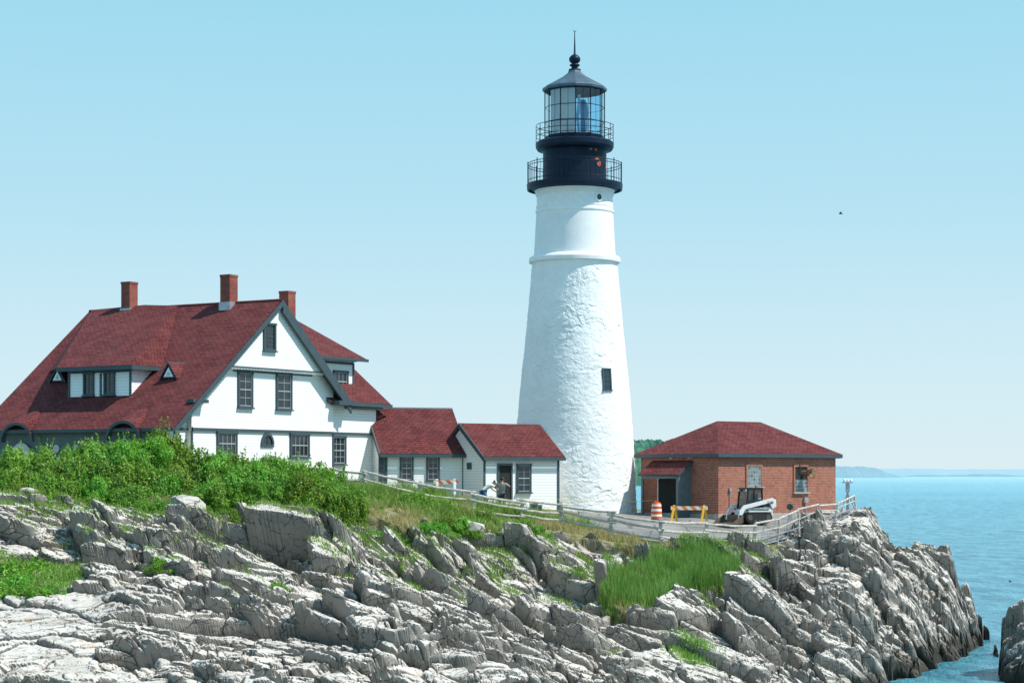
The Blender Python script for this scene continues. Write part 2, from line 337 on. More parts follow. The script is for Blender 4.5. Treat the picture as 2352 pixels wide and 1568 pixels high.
D=np.where((pxc<300)&(Yw<74),D*(1-.7*sm((Yw-64)/5)*sm((300-pxc)/100)),D)
D=D*(1-soil)
D+=(1-soil)*(fbm(Xw*2.0,Yw*2.0,66,4)-.5)*.07
Z=Z+soil*((fbm(Xw*.8,Yw*.8,55)-.5)*.3)
ZS=Z+D*.85
def ground(x,y):
    px=1176+F*x/y; i=(px-PXg[0])/(PXg[1]-PXg[0]); i=min(max(i,0),NX-1.001); a=int(i); f=i-a
    j=int(np.searchsorted(Yg,y))-1; j=min(max(j,0),NY-2); g=(y-Yg[j])/(Yg[j+1]-Yg[j])
    return (ZS[a,j]*(1-f)+ZS[a+1,j]*f)*(1-g)+(ZS[a,j+1]*(1-f)+ZS[a+1,j+1]*f)*g
VX=Xw-.10*D; VY=Yw-.48*D; VZ=ZS
def groundv(x,y):
    px=1176+F*x/y; i=np.clip((px-PXg[0])/(PXg[1]-PXg[0]),0,NX-1.001).astype(int); j=np.clip(np.searchsorted(Yg,y)-1,0,NY-2)
    return VX[i,j],VY[i,j],VZ[i,j],soil[i,j]
VT=np.stack([VX,VY,VZ],-1).reshape(-1,3)
ii,jj=np.meshgrid(np.arange(NX-1),np.arange(NY-1),indexing='ij'); b=(ii*NY+jj).ravel()
FC=np.stack([b,b+NY,b+NY+1,b+1],1)
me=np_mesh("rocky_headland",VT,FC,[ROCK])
at=me.attributes.new("soil",'FLOAT','POINT'); at.data.foreach_set("value",soil.ravel().astype(np.float32))
o=put(me,"rocky_ground",(0,0,0)); tag(o,"pale fractured rock headland stepping down to the sea","rock",kind="structure")
# pavement
NPX,NPY=60,60; pts=[]
for a in range(NPX+1):
    for c in range(NPY+1):
        px=1330+(1860-1330)*a/NPX; y0=np.interp(px,[1330,1420,1520,1740,1860],[101,98.0,97,99.5,105]); y1=118
        y=y0+(y1-y0)*c/NPY; x=(px-1176)/F*y; pts.append((x,y,0))
A=np.array(pts); zz=np.array([ground(x,y) for x,y,_ in pts]).reshape(NPX+1,NPY+1)
for _ in range(6):
    zp=np.pad(zz,1,mode='edge'); zz=(zp[:-2,1:-1]+zp[2:,1:-1]+zp[1:-1,:-2]+zp[1:-1,2:]+zz*2)/6
A[:,2]=zz.ravel()+.09
a,c=np.meshgrid(np.arange(NPX),np.arange(NPY),indexing='ij'); b=(a*(NPY+1)+c).ravel()
me=np_mesh("pavement",A,np.stack([b,b+NPY+1,b+NPY+2,b+1],1),[PAVE],True)
tag(put(me,"pavement",(0,0,0)),"cracked grey asphalt apron beside the lighthouse","pavement",kind="structure")
# sea
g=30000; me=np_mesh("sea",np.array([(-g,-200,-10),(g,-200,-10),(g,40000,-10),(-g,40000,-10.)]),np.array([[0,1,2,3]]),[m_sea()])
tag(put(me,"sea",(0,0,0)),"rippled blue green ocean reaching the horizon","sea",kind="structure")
def hill(name,x0,x1,Y,depth,hfun,mat,label,n=260,m=14):
    xs=np.linspace(x0,x1,n); ts=np.linspace(0,1,m); Vv=[]
    for i,x in enumerate(xs):
        tp=min(1,(i/(n-1))/.12,(1-i/(n-1))/.12); tp=tp**.7
        for t in ts: 
            h=hfun(x)*math.sin(math.pi*t)**.5*tp; Vv.append((x,Y+depth*t,-11+h+(0 if t in(0,1) else h*.2*(float(fbm(np.array([x*9/abs(x1-x0)*8]),np.array([t*9]),4,4)[0])-.5))))
    a,c=np.meshgrid(np.arange(n-1),np.arange(m-1),indexing='ij'); b=(a*m+c).ravel()
    me=np_mesh(name,np.array(Vv),np.stack([b,b+m,b+m+1,b+1],1),[mat],True); tag(put(me,name,(0,0,0)),label,"hill",kind="structure")
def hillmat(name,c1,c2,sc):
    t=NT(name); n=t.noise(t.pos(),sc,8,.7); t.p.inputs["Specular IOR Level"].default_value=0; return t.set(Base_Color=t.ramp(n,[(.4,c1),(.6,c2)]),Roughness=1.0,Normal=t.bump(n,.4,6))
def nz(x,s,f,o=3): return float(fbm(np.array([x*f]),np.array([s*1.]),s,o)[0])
HM1=hillmat("wooded_shore",(.04,.12,.09),(.10,.23,.15),.05); HM2=hillmat("far_shore",(.21,.35,.40),(.24,.38,.43),.01); HM3=hillmat("farthest_shore",(.29,.43,.48),(.305,.45,.50),.005)  # aerial haze painted into the shore colours, paler and bluer farther off
sx=lambda px,Y:(px-1176)/F*Y
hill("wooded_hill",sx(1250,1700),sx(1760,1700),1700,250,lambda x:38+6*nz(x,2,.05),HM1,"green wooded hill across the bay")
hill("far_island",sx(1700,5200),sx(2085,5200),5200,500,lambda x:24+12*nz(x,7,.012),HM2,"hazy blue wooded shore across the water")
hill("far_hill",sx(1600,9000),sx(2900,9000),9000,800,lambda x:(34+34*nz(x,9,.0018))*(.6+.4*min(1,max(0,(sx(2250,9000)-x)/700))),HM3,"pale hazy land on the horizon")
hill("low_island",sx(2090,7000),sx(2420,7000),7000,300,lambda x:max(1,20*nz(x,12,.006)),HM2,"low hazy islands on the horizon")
# ---------------------------------------------------------------- windows
def window(parent,B,x0,x1,z0,z1,cols=2,rows=4,cw=.11,frame=TRIM,sash=SASH,glass=GLS,label=None,sill=True,name="window"):
    c=B((x0+x1)/2,0,z0); e=empty(name,c,label,None,parent)
    f=MB(); f.box(B,x0,x0+cw,0,.09,z0,z1); f.box(B,x1-cw,x1,0,.09,z0,z1); f.box(B,x0-.03,x1+.03,0,.11,z1-.001,z1+cw*.9); f.box(B,x0+cw,x1-cw,0,.088,z0,z0+cw*.6)
    if sill: f.box(B,x0-.05,x1+.05,0,.15,z0-.07,z0-.001)
    f.build("frame",[frame],e)
    a0,a1,b0,b1=x0+cw,x1-cw,z0+cw*.6,z1
    s=MB(); w=.028; s.box(B,a0,a0+w,.0,.05,b0,b1); s.box(B,a1-w,a1,.0,.05,b0,b1); s.box(B,a0+w,a1-w,.0,.05,b0,b0+w); s.box(B,a0+w,a1-w,.0,.05,b1-w,b1); zm=(b0+b1)/2; 
    if rows>1: s.box(B,a0+w,a1-w,.0,.055,zm-.02,zm+.02)
    for i in range(1,cols): x=a0+(a1-a0)*i/cols; s.box(B,x-.009,x+.009,.0,.045,b0+w,b1-w)
    for i in range(1,rows):
        if rows%2==0 and i==rows//2: continue
        z=b0+(b1-b0)*i/rows; s.box(B,a0+w,a1-w,.0,.043,z-.009,z+.009)
    s.build("sash",[sash],e)
    g=MB(); g.poly([B(a0,.02,b0),B(a1,.02,b0),B(a1,.02,b1),B(a0,.02,b1)]); g.build("glass",[glass],e,recalc=False)
    return e
# ---------------------------------------------------------------- keeper's house
g_=V(.53,.848,0); r_=V(-.848,.53,0); P0=V((440-1176)/F*94.5,94.5,0)
H=lambda u,v,z:P0+g_*u+r_*v+V(0,0,z)
HB=lambda v0:(lambda x,d,z:H(x,v0-d,z))
house=empty("keepers_house",H(5,5,-.6),"large white clapboard keeper's house with red shingle roof and brick chimneys","house")
w=MB()
zb=-2.2
w.prism(lambda x,d,z:H(x,d,z),[(0,zb),(0,3.28),(6.23,8.34),(11.0,4.26),(11.0,zb)],0,12.1)
w.prism(lambda x,d,z:H(x,d,z),[(-1.4,zb),(-1.4,2.13),(-.002,3.28),(-.002,zb)],.3,11.9)
w.prism(lambda x,d,z:H(x,d,z),[(11.002,zb),(11.002,3.62),(15.0,3.62),(15.0,zb)],.18,9)
w.prism(lambda x,d,z:H(x,d,z),[(2.3,5.15),(6.23,8.32),(9.95,5.15)],-.28,-.002)
x=2.35
while x<9.9:
    w.prism(lambda a,d,z:H(a,d,z),[(x,5.149),(x+.11,5.149),(x+.055,5.03)],-.28,-.24); x+=.112
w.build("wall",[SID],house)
t=MB(); t.box(HB(0),-.0,11.12,0,.10,2.05,2.17); t.box(HB(.18),11.13,15.1,0,.10,2.05,2.17); t.box(HB(.3),-1.4,-.01,0,.08,2.05,2.17)
t.box(HB(0),-.06,.06,0.003,.05,-1,2.04); t.box(HB(0),10.9,11.03,0.003,.05,-1,2.04); t.box(HB(.18),14.9,15.03,0.003,.05,-1,2.04)
t.box(HB(0),-.35,.75,0,.42,3.34,3.50)
t.box(HB(0),2.2,10.05,.282,.32,5.15,5.20) ; t.box(HB(0),3.0,9.2,0,.04,4.95,5.02)
t.box(HB(0),10.75,12.2,.0,.6,3.55,3.78); t.box(HB(.18),12.2,15.3,.0,.25,3.40,3.60)
t.build("trim_boards",[TRIM],house)
t=MB(); t.prism(lambda x,d,z:H(x,-d,z),[(0.02,2.18),(0.02,2.24),(11.0,2.24),(11.0,2.18)],0,.07); t.build("belt_course",[SID],house)
PORCH_SHADE=simple("porch_shade_grey_green",(.10,.14,.145),.7,0,.2); PALE=simple("pale_lattice",(.50,.54,.53),.7,0,.15)
pw=MB(); pw.box(lambda x,d,z:H(-1.4-d,x,z),.3,11.9,.002,.06,-2,2.1); pw.build("porch_wall",[PORCH_SHADE],house)  # wall sheet painted dark grey-green for the deep porch shadow and trim
def Mz(u): return 2.18+(u+1.67)*.8127
roof=MB()
roof.slab([H(-1.72,-.5,Mz(-1.72)),H(6.23,-.5,8.6),H(6.23,12.5,8.6),H(-1.72,12.5,Mz(-1.72))],.2)
roof.slab([H(6.23,-.5,8.6),H(11.85,-.5,3.80),H(11.85,12.5,3.80),H(6.23,12.5,8.6)],.2)
roof.slab([H(10.4,-.25,3.74),H(15.75,-.25,3.74),H(15.6,2.9,6.35),H(10.4,2.9,6.35)],.16)
roof.slab([H(8,.55,6.1),H(14.7,.55,6.1),H(14.3,5,8.35),H(7,5,8.35)],.16)
roof.slab([H(7,5,8.35),H(14.3,5,8.35),H(15.4,9.3,4.6),H(7,9.3,4.6)],.16)
roof.slab([H(14.7,.55,6.1),H(15.6,2.9,6.0),H(15.6,8,6.0),H(14.3,5,8.35)],.1)
roof_o=roof.build("roof",[SHI,TRIM],house)
rc=MB(); rc.tube(H(6.23,-.5,8.6),H(6.23,12.5,8.6),.07,6); rc.build("ridge_cap",[SHI],house)
rb=MB()
def rake(u0,z0,u1,z1,w,v,th,m=0,up=0):
    rb.slab([H(u0,v,z0+up),H(u1,v,z1+up),H(u1,v,z1+up-w),H(u0,v,z0+up-w)],th,m,m)
rake(6.23,8.6,11.9,3.76,.62,-.52,.1); rake(6.23,8.6,-1.75,Mz(-1.75),.30,-.52,.1)
rb.slab([H(-1.86,-.5,1.98),H(-1.86,12.5,1.98),H(-1.86,12.5,2.14),H(-1.86,-.5,2.14)],.1,0,0)
rb.slab([H(11.9,-.34,3.74),H(15.8,-.34,3.70),H(15.8,-.34,3.52),H(11.9,-.34,3.54)],.08,0,0)
rb.slab([H(10.5,.47,6.1),H(14.75,.47,6.1),H(14.75,.47,5.95),H(10.5,.47,5.95)],.06,0,0)
rb.build("fascia",[TRIM],house)
dm=empty("dormer",H(2,6,3.8),"wide hipped dormer with two windows",None,house)
d=MB(); d.prism(lambda x,dd,z:H(x,dd,z),[(.3,3.6),(.3,5.15),(2.4,5.15),(2.4,5.0)],4.1,8.15); d.build("wall",[SID],dm)
d=MB()
e0=5.22
d.slab([H(-.1,3.7,e0),H(-.1,8.6,e0),H(6.2,12.3,8.66),H(6.2,8.6,8.76)],.08)
d.slab([H(-.1,3.7,e0),H(2.1,3.7,e0+.02),H(6.2,6.3,8.62),H(6.2,8.6,8.76)],.08)
d.slab([H(-.1,8.6,e0),H(2.1,11.3,e0),H(6.2,12.3,8.66)],.08)
d.build("roof",[SHI,TRIM],dm)
d=MB(); DB=lambda x,dd,z:H(.3-dd,x,z)
d.box(DB,3.65,8.65,.30,.42,e0-.20,e0-.02); d.box(lambda x,dd,z:H(x,4.1-dd,z),-.1,2.15,.3,.42,e0-.2,e0-.02)
d.box(DB,4.04,4.16,.0,.05,3.6,5.1); d.box(DB,8.08,8.2,0,.05,3.6,5.1); d.box(DB,4.17,8.07,0,.05,4.92,5.06); d.box(DB,5.98,6.1,0.002,.04,3.7,4.9)
d.build("trim_boards",[TRIM],dm)
DBr=lambda x,dd,z:H(.3-dd,-x,z)
for a,b in((193,217),(240,265)):
    o=H(.3,0,0); s0,_=hit(a,880,o,r_); s1,_=hit(b,880,o,r_)
    window(dm,DBr,-max(s0,s1),-min(s0,s1),3.85,4.88,2,4,.09,sash=TRIM)
d=MB(); d.prism(lambda x,dd,z:H(x,dd,z),[(9.6,4.0),(9.6,5.98),(14.1,5.98),(14.1,4.0)],1.0,4.5); d.build("dormer",[SID],house,"white dormer under a red hipped roof")
d=MB(); d.box(HB(1.0),14.0,14.12,0.003,.05,4.2,5.9); d.box(HB(1.0),10,14.0,.003,.05,5.78,5.9); d.build("corner_board",[TRIM],house)
def hwin(px0,px1,py0,py1,v,**k):
    o=H(0,v,0); s0,z1=hit(px0,py0,o,g_); s1,_=hit(px1,py0,o,g_); sm_,z1=hit((px0+px1)/2,py0,o,g_); _,z0=hit((px0+px1)/2,py1,o,g_)
    return window(house,HB(v),s0,s1,z0,z1,**k)
hwin(545,579,857,935,0); hwin(633,669,860,940,0)
hwin(604,632,746,805,-.28,cols=1,rows=6,sash=TRIM,label="narrow louvred gable window")
hwin(497,543,995,1045,0,cols=4,rows=2); hwin(665,709,998,1050,0,cols=4,rows=2); hwin(758,793,1005,1066,.18,cols=3,rows=4)
hwin(765,798,855,900,1.0,cols=3,rows=2)
t=MB(); s0,z=hit(545,852,H(0,0,0),g_); s1,_=hit(669,852,H(0,0,0),g_); t.box(HB(0),s0,s1,.001,.06,z-.02,z+.12); t.build("window_head",[TRIM],house)
s0,z0=hit(613,1004,H(0,0,0),g_); ar=MB(); N=14
for i in range(N):
    a0=math.pi*i/N;a1=math.pi*(i+1)/N
    for R0,R1,dd,m in((.38,.50,.08,0),(0,.38,.02,1)):
        ar.ind([H(s0+R*math.cos(a),-q,z0-.35+R*1.15*math.sin(a)) for q in(0,dd) for (R,a) in((R0,a0),(R1,a0),(R1,a1),(R0,a1))],[(4,5,6,7),(1,2,6,5),(0,4,7,3)],m)
ar.box(HB(0),s0-.5,s0+.5,0,.07,z0-.48,z0-.36,0); ar.box(HB(0),s0-.012,s0+.012,.021,.05,z0-.36,z0+.05,0)
ar.build("arched_window",[TRIM,GLS],house,recalc=False)
Mn=(g_*-.8127+V(0,0,1)).normalized(); Mp=H(-1.67,0,2.18)
for (px,py) in((392,868),(137,876)):
    q=ray_plane(px,py,Mp,Mn); u=(q-P0).dot(g_);v=(q-P0).dot(r_);z=q.z
    d=MB(); h=.78;w_=.5; bu=u+h/.8127
    d.slab([H(u-.2,v-w_-.08,z-.05),H(u-.2,v,z+h),H(bu,v,z+h),H(u+.05,v-w_-.08,z)],.05); d.slab([H(u-.2,v+w_+.08,z-.05),H(u-.2,v,z+h),H(bu,v,z+h),H(u+.05,v+w_+.08,z)],.05)
    d.prism(lambda x,dd,zz:H(dd,x,zz),[(v-.38,z+.0),(v+.38,z+.0),(v,z+.6)],u-.14,u+.6,1)
    d.prism(lambda x,dd,zz:H(dd,x,zz),[(v-.30,z+.06),(v+.30,z+.06),(v,z+.50)],u-.17,u-.145,2)
    d.prism(lambda x,dd,zz:H(dd,x,zz),[(v-.13,z+.13),(v+.13,z+.13),(v,z+.32)],u-.19,u-.172,4)
    d.build("roof_vent",[SHI,TRIM,WHT,GLS,PALE],house,recalc=False)
for px in(42,287):
    vc,_=hit(px,985,H(-1.8,0,0),r_); d=MB(); N=16; R=1.15
    arc=[(vc+R*math.cos(math.pi*i/N),1.55+ .95*math.sin(math.pi*i/N)) for i in range(N+1)]
    for i in range(N):
        (v0,z0),(v1,z1)=arc[i],arc[i+1]
        def bk(v,z): z=max(z,2.06); uu=(z-2.18)/.8127-1.67; return H(uu+.75*max(0,(z-2.06))/.4,v+(vc-v)*.15,Mz(uu+.75*max(0,(z-2.06))/.4)+.01)
        if max(z0,z1)>2.05: d.poly([H(-1.98,v0,z0),H(-1.98,v1,z1),bk(v1,z1),bk(v0,z0)],0)
        s_=.86
        d.ind([H(-1.98,v0,z0),H(-1.98,v1,z1),H(-1.98,vc+(v1-vc)*s_,1.55+(z1-1.55)*s_),H(-1.98,vc+(v0-vc)*s_,1.55+(z0-1.55)*s_),H(-1.7,vc+(v1-vc)*s_,1.55+(z1-1.55)*s_),H(-1.7,vc+(v0-vc)*s_,1.55+(z0-1.55)*s_)],[(0,1,2,3),(3,2,4,5)],1)
        d.poly([H(-1.62,vc,.85),H(-1.62,vc+(v0-vc)*.6,.85+(z0-1.55)*.7),H(-1.62,vc+(v1-vc)*.6,.85+(z1-1.55)*.7)],2)
    d.build("porch_arch",[SHI,TRIM,PALE],house,recalc=False)
for px in(130,178,207):
    vc,zc=hit(px,1030,H(-1.5,0,0),r_); d=MB(); d.lathe(H(-1.5,vc,zc),[(.001,0),(.2,0),(.2,.04),(.001,.04)],18,0,0,lambda q:r_*q.x+V(0,0,q.y)-g_*q.z); d.build("porch_roundel",[PALE],house)
def chimney(u,v,w_,z0,z1):
    c=MB(); f=lambda x,d,z:H(u+x,v+d,z)
    c.box(f,-w_/2,w_/2,-w_/2,w_/2,z0-.3,z1-.12); c.box(f,-w_/2-.02,w_/2+.02,-w_/2-.02,w_/2+.02,z1-.119,z1)
    k=c.build("chimney",[CBR],house); e=MB(); e.box(f,-w_/2-.05,w_/2+.05,-w_/2-.05,w_/2+.05,z0-.6,z0-.02); e.build("flashing",[FLASH],k)
chimney(6.1,9.55,.60,8.62,9.98); chimney(6.1,2.85,.62,8.64,10.0)
q=V((660-1176)/F*107,107,0); u3=(q-P0).dot(g_);v3=(q-P0).dot(r_); chimney(u3,v3,.62,8.15,(1088-669)/F*107)
# ---------------------------------------------------------------- sheds
def shed(name,label,o,a,L,depth,eave,ridge,zb_,wins,doors,hang=.25):
    bdir=V(-a.y,a.x,0); e=empty(name,o+V(0,0,zb_),label,"shed")
    f=lambda x,d,z:o+a*x+bdir*d+V(0,0,z); fB=lambda x,d,z:f(x,-d,z)
    w=MB(); w.prism(lambda x,d,z:f(d,x,z),[(0,-3.5),(0,eave),(depth/2,ridge-.12),(depth,eave),(depth,-3.5)],0,L); w.build("wall",[SID],e)
    r=MB(); sl=(ridge-eave)/(depth/2); 
    r.slab([f(-hang,-.3,eave-.3*sl+.1),f(L+hang,-.3,eave-.3*sl+.1),f(L+hang,depth/2,ridge+.1),f(-hang,depth/2,ridge+.1)],.1)
    r.slab([f(-hang,depth+.3,eave-.3*sl+.1),f(L+hang,depth+.3,eave-.3*sl+.1),f(L+hang,depth/2,ridge+.1),f(-hang,depth/2,ridge+.1)],.1); r.build("roof",[SHI,TRIM],e)
    t=MB(); z=eave-.3*sl+.02; t.box(fB,-hang,L+hang,.305,.37,z-.12,z+.06); t.box(fB,.0,.12,.002,.05,-3,eave-.1); t.box(fB,L-.12,L,.002,.05,-3,eave-.1)
    t.slab([f(-hang-.03,-.33,eave-.3*sl+.1),f(-hang-.03,depth/2,ridge+.12),f(-hang-.03,depth/2,ridge-.18),f(-hang-.03,-.33,eave-.3*sl-.17)],.06,0,0); t.build("fascia",[TRIM],e)
    for (p0,p1,q0,q1,c,rr) in wins:
        s0,_=hit(p0,q0,o,a); s1,_=hit(p1,q0,o,a); _,z1=hit((p0+p1)/2,q0,o,a); _,z0=hit((p0+p1)/2,q1,o,a); window(e,fB,s0,s1,z0,z1,c,rr,.09)
    for (p0,p1,q0,q1,op) in doors:
        s0,_=hit(p0,q0,o,a); s1,_=hit(p1,q0,o,a); _,z1=hit((p0+p1)/2,q0,o,a); _,z0=hit((p0+p1)/2,q1,o,a)
        d=MB(); d.box(fB,s0,s0+.1,0,.07,z0,z1); d.box(fB,s1-.1,s1,0,.07,z0,z1); d.box(fB,s0,s1,0,.08,z1+.001,z1+.1); d.box(fB,s0+.1,s1-.1,0,.02,z0,z1,1)
        if not op:
            for i in range(3): d.box(fB,s0+.2,s1-.2,.021,.04,z0+.15+i*.65,z0+.65+i*.65,0)
        d.build("door",[TRIM,DOORG if op else simple("door_paint",(.16,.18,.18))],e)
    return e,f
a2=V(.82,.5724,0); o2=V((1110-1176)/F*106,106,0)
a1=V(.93,.3676,0); o1=V((872-1176)/F*105.9,105.9,0)
s1e,f1=shed("connecting_wing","low white clapboard wing with red shingle roof",o1,a1,4.75,4.4,1.28,3.5,-.8,[(918,949,1049,1103,2,4),(979,1009,1049,1103,2,4)],[(869,889,1046,1110,False)],.1)
s2e,f2=shed("entry_shed","small white gabled shed against the tower with open door",o2,a2,4.95,4.1,1.05,2.62,-1.7,[(1186,1219,1068,1130,2,4)],[(1142,1176,1068,1150,True)],.2)
d=MB(); d.box(lambda x,dd,z:f2(-dd,x,z),1.1,1.5,0,.05,.25,.6); d.build("vent_window",[TRIM],s2e)
# ---------------------------------------------------------------- lighthouse
TD=113.5; tc=V((1320-1176)/F*TD,TD,0); S=TD/F
lh=empty("lighthouse",tc+V(0,0,-2.2),"tall white conical stone lighthouse with black lantern","lighthouse")
zt=lambda py:(1088-py)*S
prof=[(1300,151),(1180,142.5),(1080,138.5),(980,133),(850,121.5),(780,113.5),(700,106),(605,97.5)]
ys=np.array([p[0] for p in prof][::-1]);rs=np.array([p[1] for p in prof][::-1])
NT_,NZ=1100,680
zz=np.linspace(zt(1260),zt(603),NZ); th=np.linspace(0,2*np.pi,NT_,endpoint=False)
ZZ,TH=np.meshgrid(zz,th,indexing='ij'); R=np.interp(1088-ZZ/S,ys,rs)*S
al=((TH-np.pi/2))*3.0
wob=(fbm(al*.9,ZZ*.9,5)-.5)*.9; wob2=(fbm(al*2.2,ZZ*2.2,15)-.5)*.4
I,J,dx,dy,e=cells((al+wob)/.36,(ZZ+wob*.7+wob2)/.21,7,.95)
pat=sm((fbm(al*.8,ZZ*.8,25)-.36)*5)
dsp=((hsh(I,J,3)-.5)*.028+(hsh(I,J,5)-.5)*dx*.04+(hsh(I,J,6)-.5)*dy*.04-.013*np.exp(-(e/.11)**2))*(.5+.7*pat)+(fbm(al*5,ZZ*5,8,5)-.5)*.03+(fbm(al*.7,ZZ*.7,9,3)-.5)*.07
wgt=np.interp(1088-ZZ/S,[603,640,700,1260],[.25,.7,.9,1]); R=R+dsp*wgt
Vt=np.stack([R*np.cos(TH),R*np.sin(TH),ZZ+2.2],-1).reshape(-1,3)
a,c=np.meshgrid(np.arange(NZ-1),np.arange(NT_),indexing='ij'); b=(a*NT_+c).ravel(); b2=(a*NT_+(c+1)%NT_).ravel()
me=np_mesh("tower",Vt,np.stack([b,b2,b2+NT_,b+NT_],1),[STN],True); put(me,"tower",tc+V(0,0,-2.2),lh)["label"]="whitewashed rubble stone lower tower"
def LT(name,prof,mat,seg=96,smooth=True,rot=0,label=None,parent=lh):
    m=MB(); m.lathe(tc,[(r*S,zt(y)) for y,r in prof],seg,0,rot); return m.build(name,[mat],parent,label,smooth)
LT("belt_course",[(606,97),(604,105),(596,105.5),(592,103),(587,93)],WHT,smooth=False)
m=MB(); m.lathe(tc,[(r*S,zt(y)) for y,r in[(590,94),(570,92.5),(490,88.2)]],128); m.build("upper_tower",[TBR],lh,"white painted brick upper tower",True)
uo=bpy.data.objects["upper_tower"].data
for p in uo.polygons:
    for li in p.loop_indices:
        w=uo.vertices[uo.loops[li].vertex_index].co; an=math.atan2(w.y,w.x)
        if p.center.x<0 and abs(p.center.y)<.3 and an<0: an+=2*math.pi
        uo.uv_layers[0].data[li].uv=(an*2.2,w.z)
LT("neck",[(492,88),(490,90),(485,90),(483,87.5),(477,89),(474,87.5),(452,87),(450,89.5),(444,90),(440,92),(428,93),(426,80)],WHT,smooth=False)
LT("lower_gallery",[(430,80),(431,104),(438,105),(438,109),(431,110),(424,110),(422,100),(422,70)],BLK,smooth=False)
LT("gallery_brackets",[(440,90),(434,103),(430,104)],BLK)
LT("watch_room",[(426,74),(420,73.5),(380,73),(352,73),(348,76),(345,84)],BLK,smooth=True)
LT("upper_gallery",[(348,70),(346,86),(340,89.5),(330,90),(326,84),(324,66)],BLK,smooth=False)
def railing(yb,yt,r,nb,rings,name,nt=96):
    m=MB()
    for y in rings:
        m.lathe(tc,[(r*S-.018,zt(y)),(r*S,zt(y)+.02),(r*S+.018,zt(y)),(r*S,zt(y)-.02),(r*S-.018,zt(y))],nt)
    for i in range(nb):
        t=2*math.pi*i/nb; p=tc+V(r*S*math.cos(t),r*S*math.sin(t),0); th_=.03 if i%6==0 else .011
        m.tube(p+V(0,0,zt(yb)),p+V(0,0,zt(yt-(5 if i%6==0 else 0))),th_ if nb>20 else .018,5)
    return m.build(name,[BLK],lh)
railing(424,377,107.5,60,(377,383,416),"lower_railing"); railing(328,290,88.5,14,(290,303,315),"upper_railing")
lant=empty("lantern_room",tc+V(0,0,zt(322)),None,None,lh)
m=MB(); R12=68.5*S; ang=[math.radians(-90+30*i) for i in range(12)]; C=lambda i,y,rr=R12:tc+V(rr*math.cos(ang[i%12]),rr*math.sin(ang[i%12]),zt(y))
m.lathe(tc,[(67*S,zt(328)),(69*S,zt(316)),(66*S,zt(314))],12,0,math.radians(-90))
m.lathe(tc,[(66*S,zt(214)),(70*S,zt(212)),(70*S,zt(205))],12,0,math.radians(-90))
for i in range(12):
    fr_=1 if i in(0,1,2,3,9,10,11) else .5
    m.tube(C(i,320),C(i,208),.030*fr_,6)
    for y in(284,249): m.tube(C(i,y),C(i+1,y),.020*fr_,6)
    if fr_==1: h=(C(i,320)+C(i+1,320))/2; m.tube(h,h+V(0,0,zt(208)-zt(320)),.009,5)
m.build("lantern_frame",[BLK],lant)
def clearglass(name,c,f):
    t=NT(name); gl=t.n("ShaderNodeBsdfGlossy"); gl.inputs["Roughness"].default_value=.04; tr=t.n("ShaderNodeBsdfTransparent"); tr.inputs[0].default_value=(*c,1); mx=t.n("ShaderNodeMixShader"); mx.inputs[0].default_value=f; t.l(tr.outputs[0],mx.inputs[1]); t.l(gl.outputs[0],mx.inputs[2]); t.l(mx.outputs[0],t.out.inputs[0]); return t.m
LG=clearglass("lantern_glass",(.40,.72,.92),.10); LC=clearglass("clear_pane",(.95,.98,.99),.08)
BLIND=m_leaf("pale_blind",(.90,.92,.92),(.92,.94,.94),.6)
m=MB(); m2=MB(); m3=MB()
for i in range(12):
    q=[C(i,319,R12*.985),C(i+1,319,R12*.985),C(i+1,210,R12*.985),C(i,210,R12*.985)]
    (m if i in(0,1) else m2).poly(q)
    if i in(10,11): m3.poly([C(i,319,R12*.94),C(i+1,319,R12*.94),C(i+1,212,R12*.94),C(i,212,R12*.94)])
m.build("glass",[LG],lant,"blue tinted panes",recalc=False); m2.build("glass",[LC],lant,"clear pale panes",recalc=False); m3.build("blind",[BLIND],lant,"white blinds behind the panes",recalc=False)
m=MB(); m.lathe(tc+V(.45,.3,0),[(.18,zt(322)),(.2,zt(305)),(.30,zt(295)),(.36,zt(265)),(.30,zt(240)),(.16,zt(228))],24); m.build("lamp_lens",[simple("lens",(.16,.34,.50),.15)],lant,smooth=True)
m=MB(); m.tube(tc+V(.22,-.9,zt(322)),tc+V(.22,-.9,zt(225)),.08,8); m.build("white_pipe",[WHT],lant)
m=MB(); m.lathe(tc,[(1*S,zt(324)),(66*S,zt(323))],24); m.build("floor",[BLK],lant)
LT("lantern_roof",[(212,66),(210,74),(205,74.5),(202,72),(190,50),(178,29),(168,16),(163,14)],LROOF,12,False,math.radians(-90))
LT("ventilator",[(166,10),(163,14),(160,14),(158,8),(154,7),(152,11.5),(149,11.5),(147,7),(146,7),(143,11.5),(138,13.2),(133,12.5),(128,8),(125,2.5),(110,1.8),(72,.7)],BLK,20,True)
m=MB(); m.tube(tc+V(0,0,zt(76)),tc+V(-.09,0,zt(69)),.012,5); m.tube(tc+V(0,0,zt(76)),tc+V(.09,0,zt(69)),.012,5); m.build("lightning_rod",[BLK],lh)
def onT(px,r): 
    s_=(px-1320)/r; a=math.asin(s_); return V(math.sin(a),-math.cos(a),0)
n_=onT(1388,122)
def TW(x,d,z):
    y=1088-z/S; return tc+n_*(np.interp(y,ys,rs)*S+d)+V(-n_.y,n_.x,0)*x+V(0,0,z)
we=empty("tower_window",TW(0,0,zt(899)),"small mullioned window in a thick stone wall",None,lh)
m=MB(); 
for x0,x1,z0,z1 in((-.29,-.21,899,853),(.21,.29,899,853)): m.box(TW,x0,x1,-.1,.06,zt(z0),zt(z1))
m.box(TW,-.29,.29,-.1,.065,zt(853),zt(850.5)); m.box(TW,-.33,.33,-.1,.1,zt(901.5),zt(899)); m.box(TW,-.21,.21,-.1,.045,zt(877),zt(875)); m.box(TW,-.015,.015,-.1,.035,zt(899),zt(853))
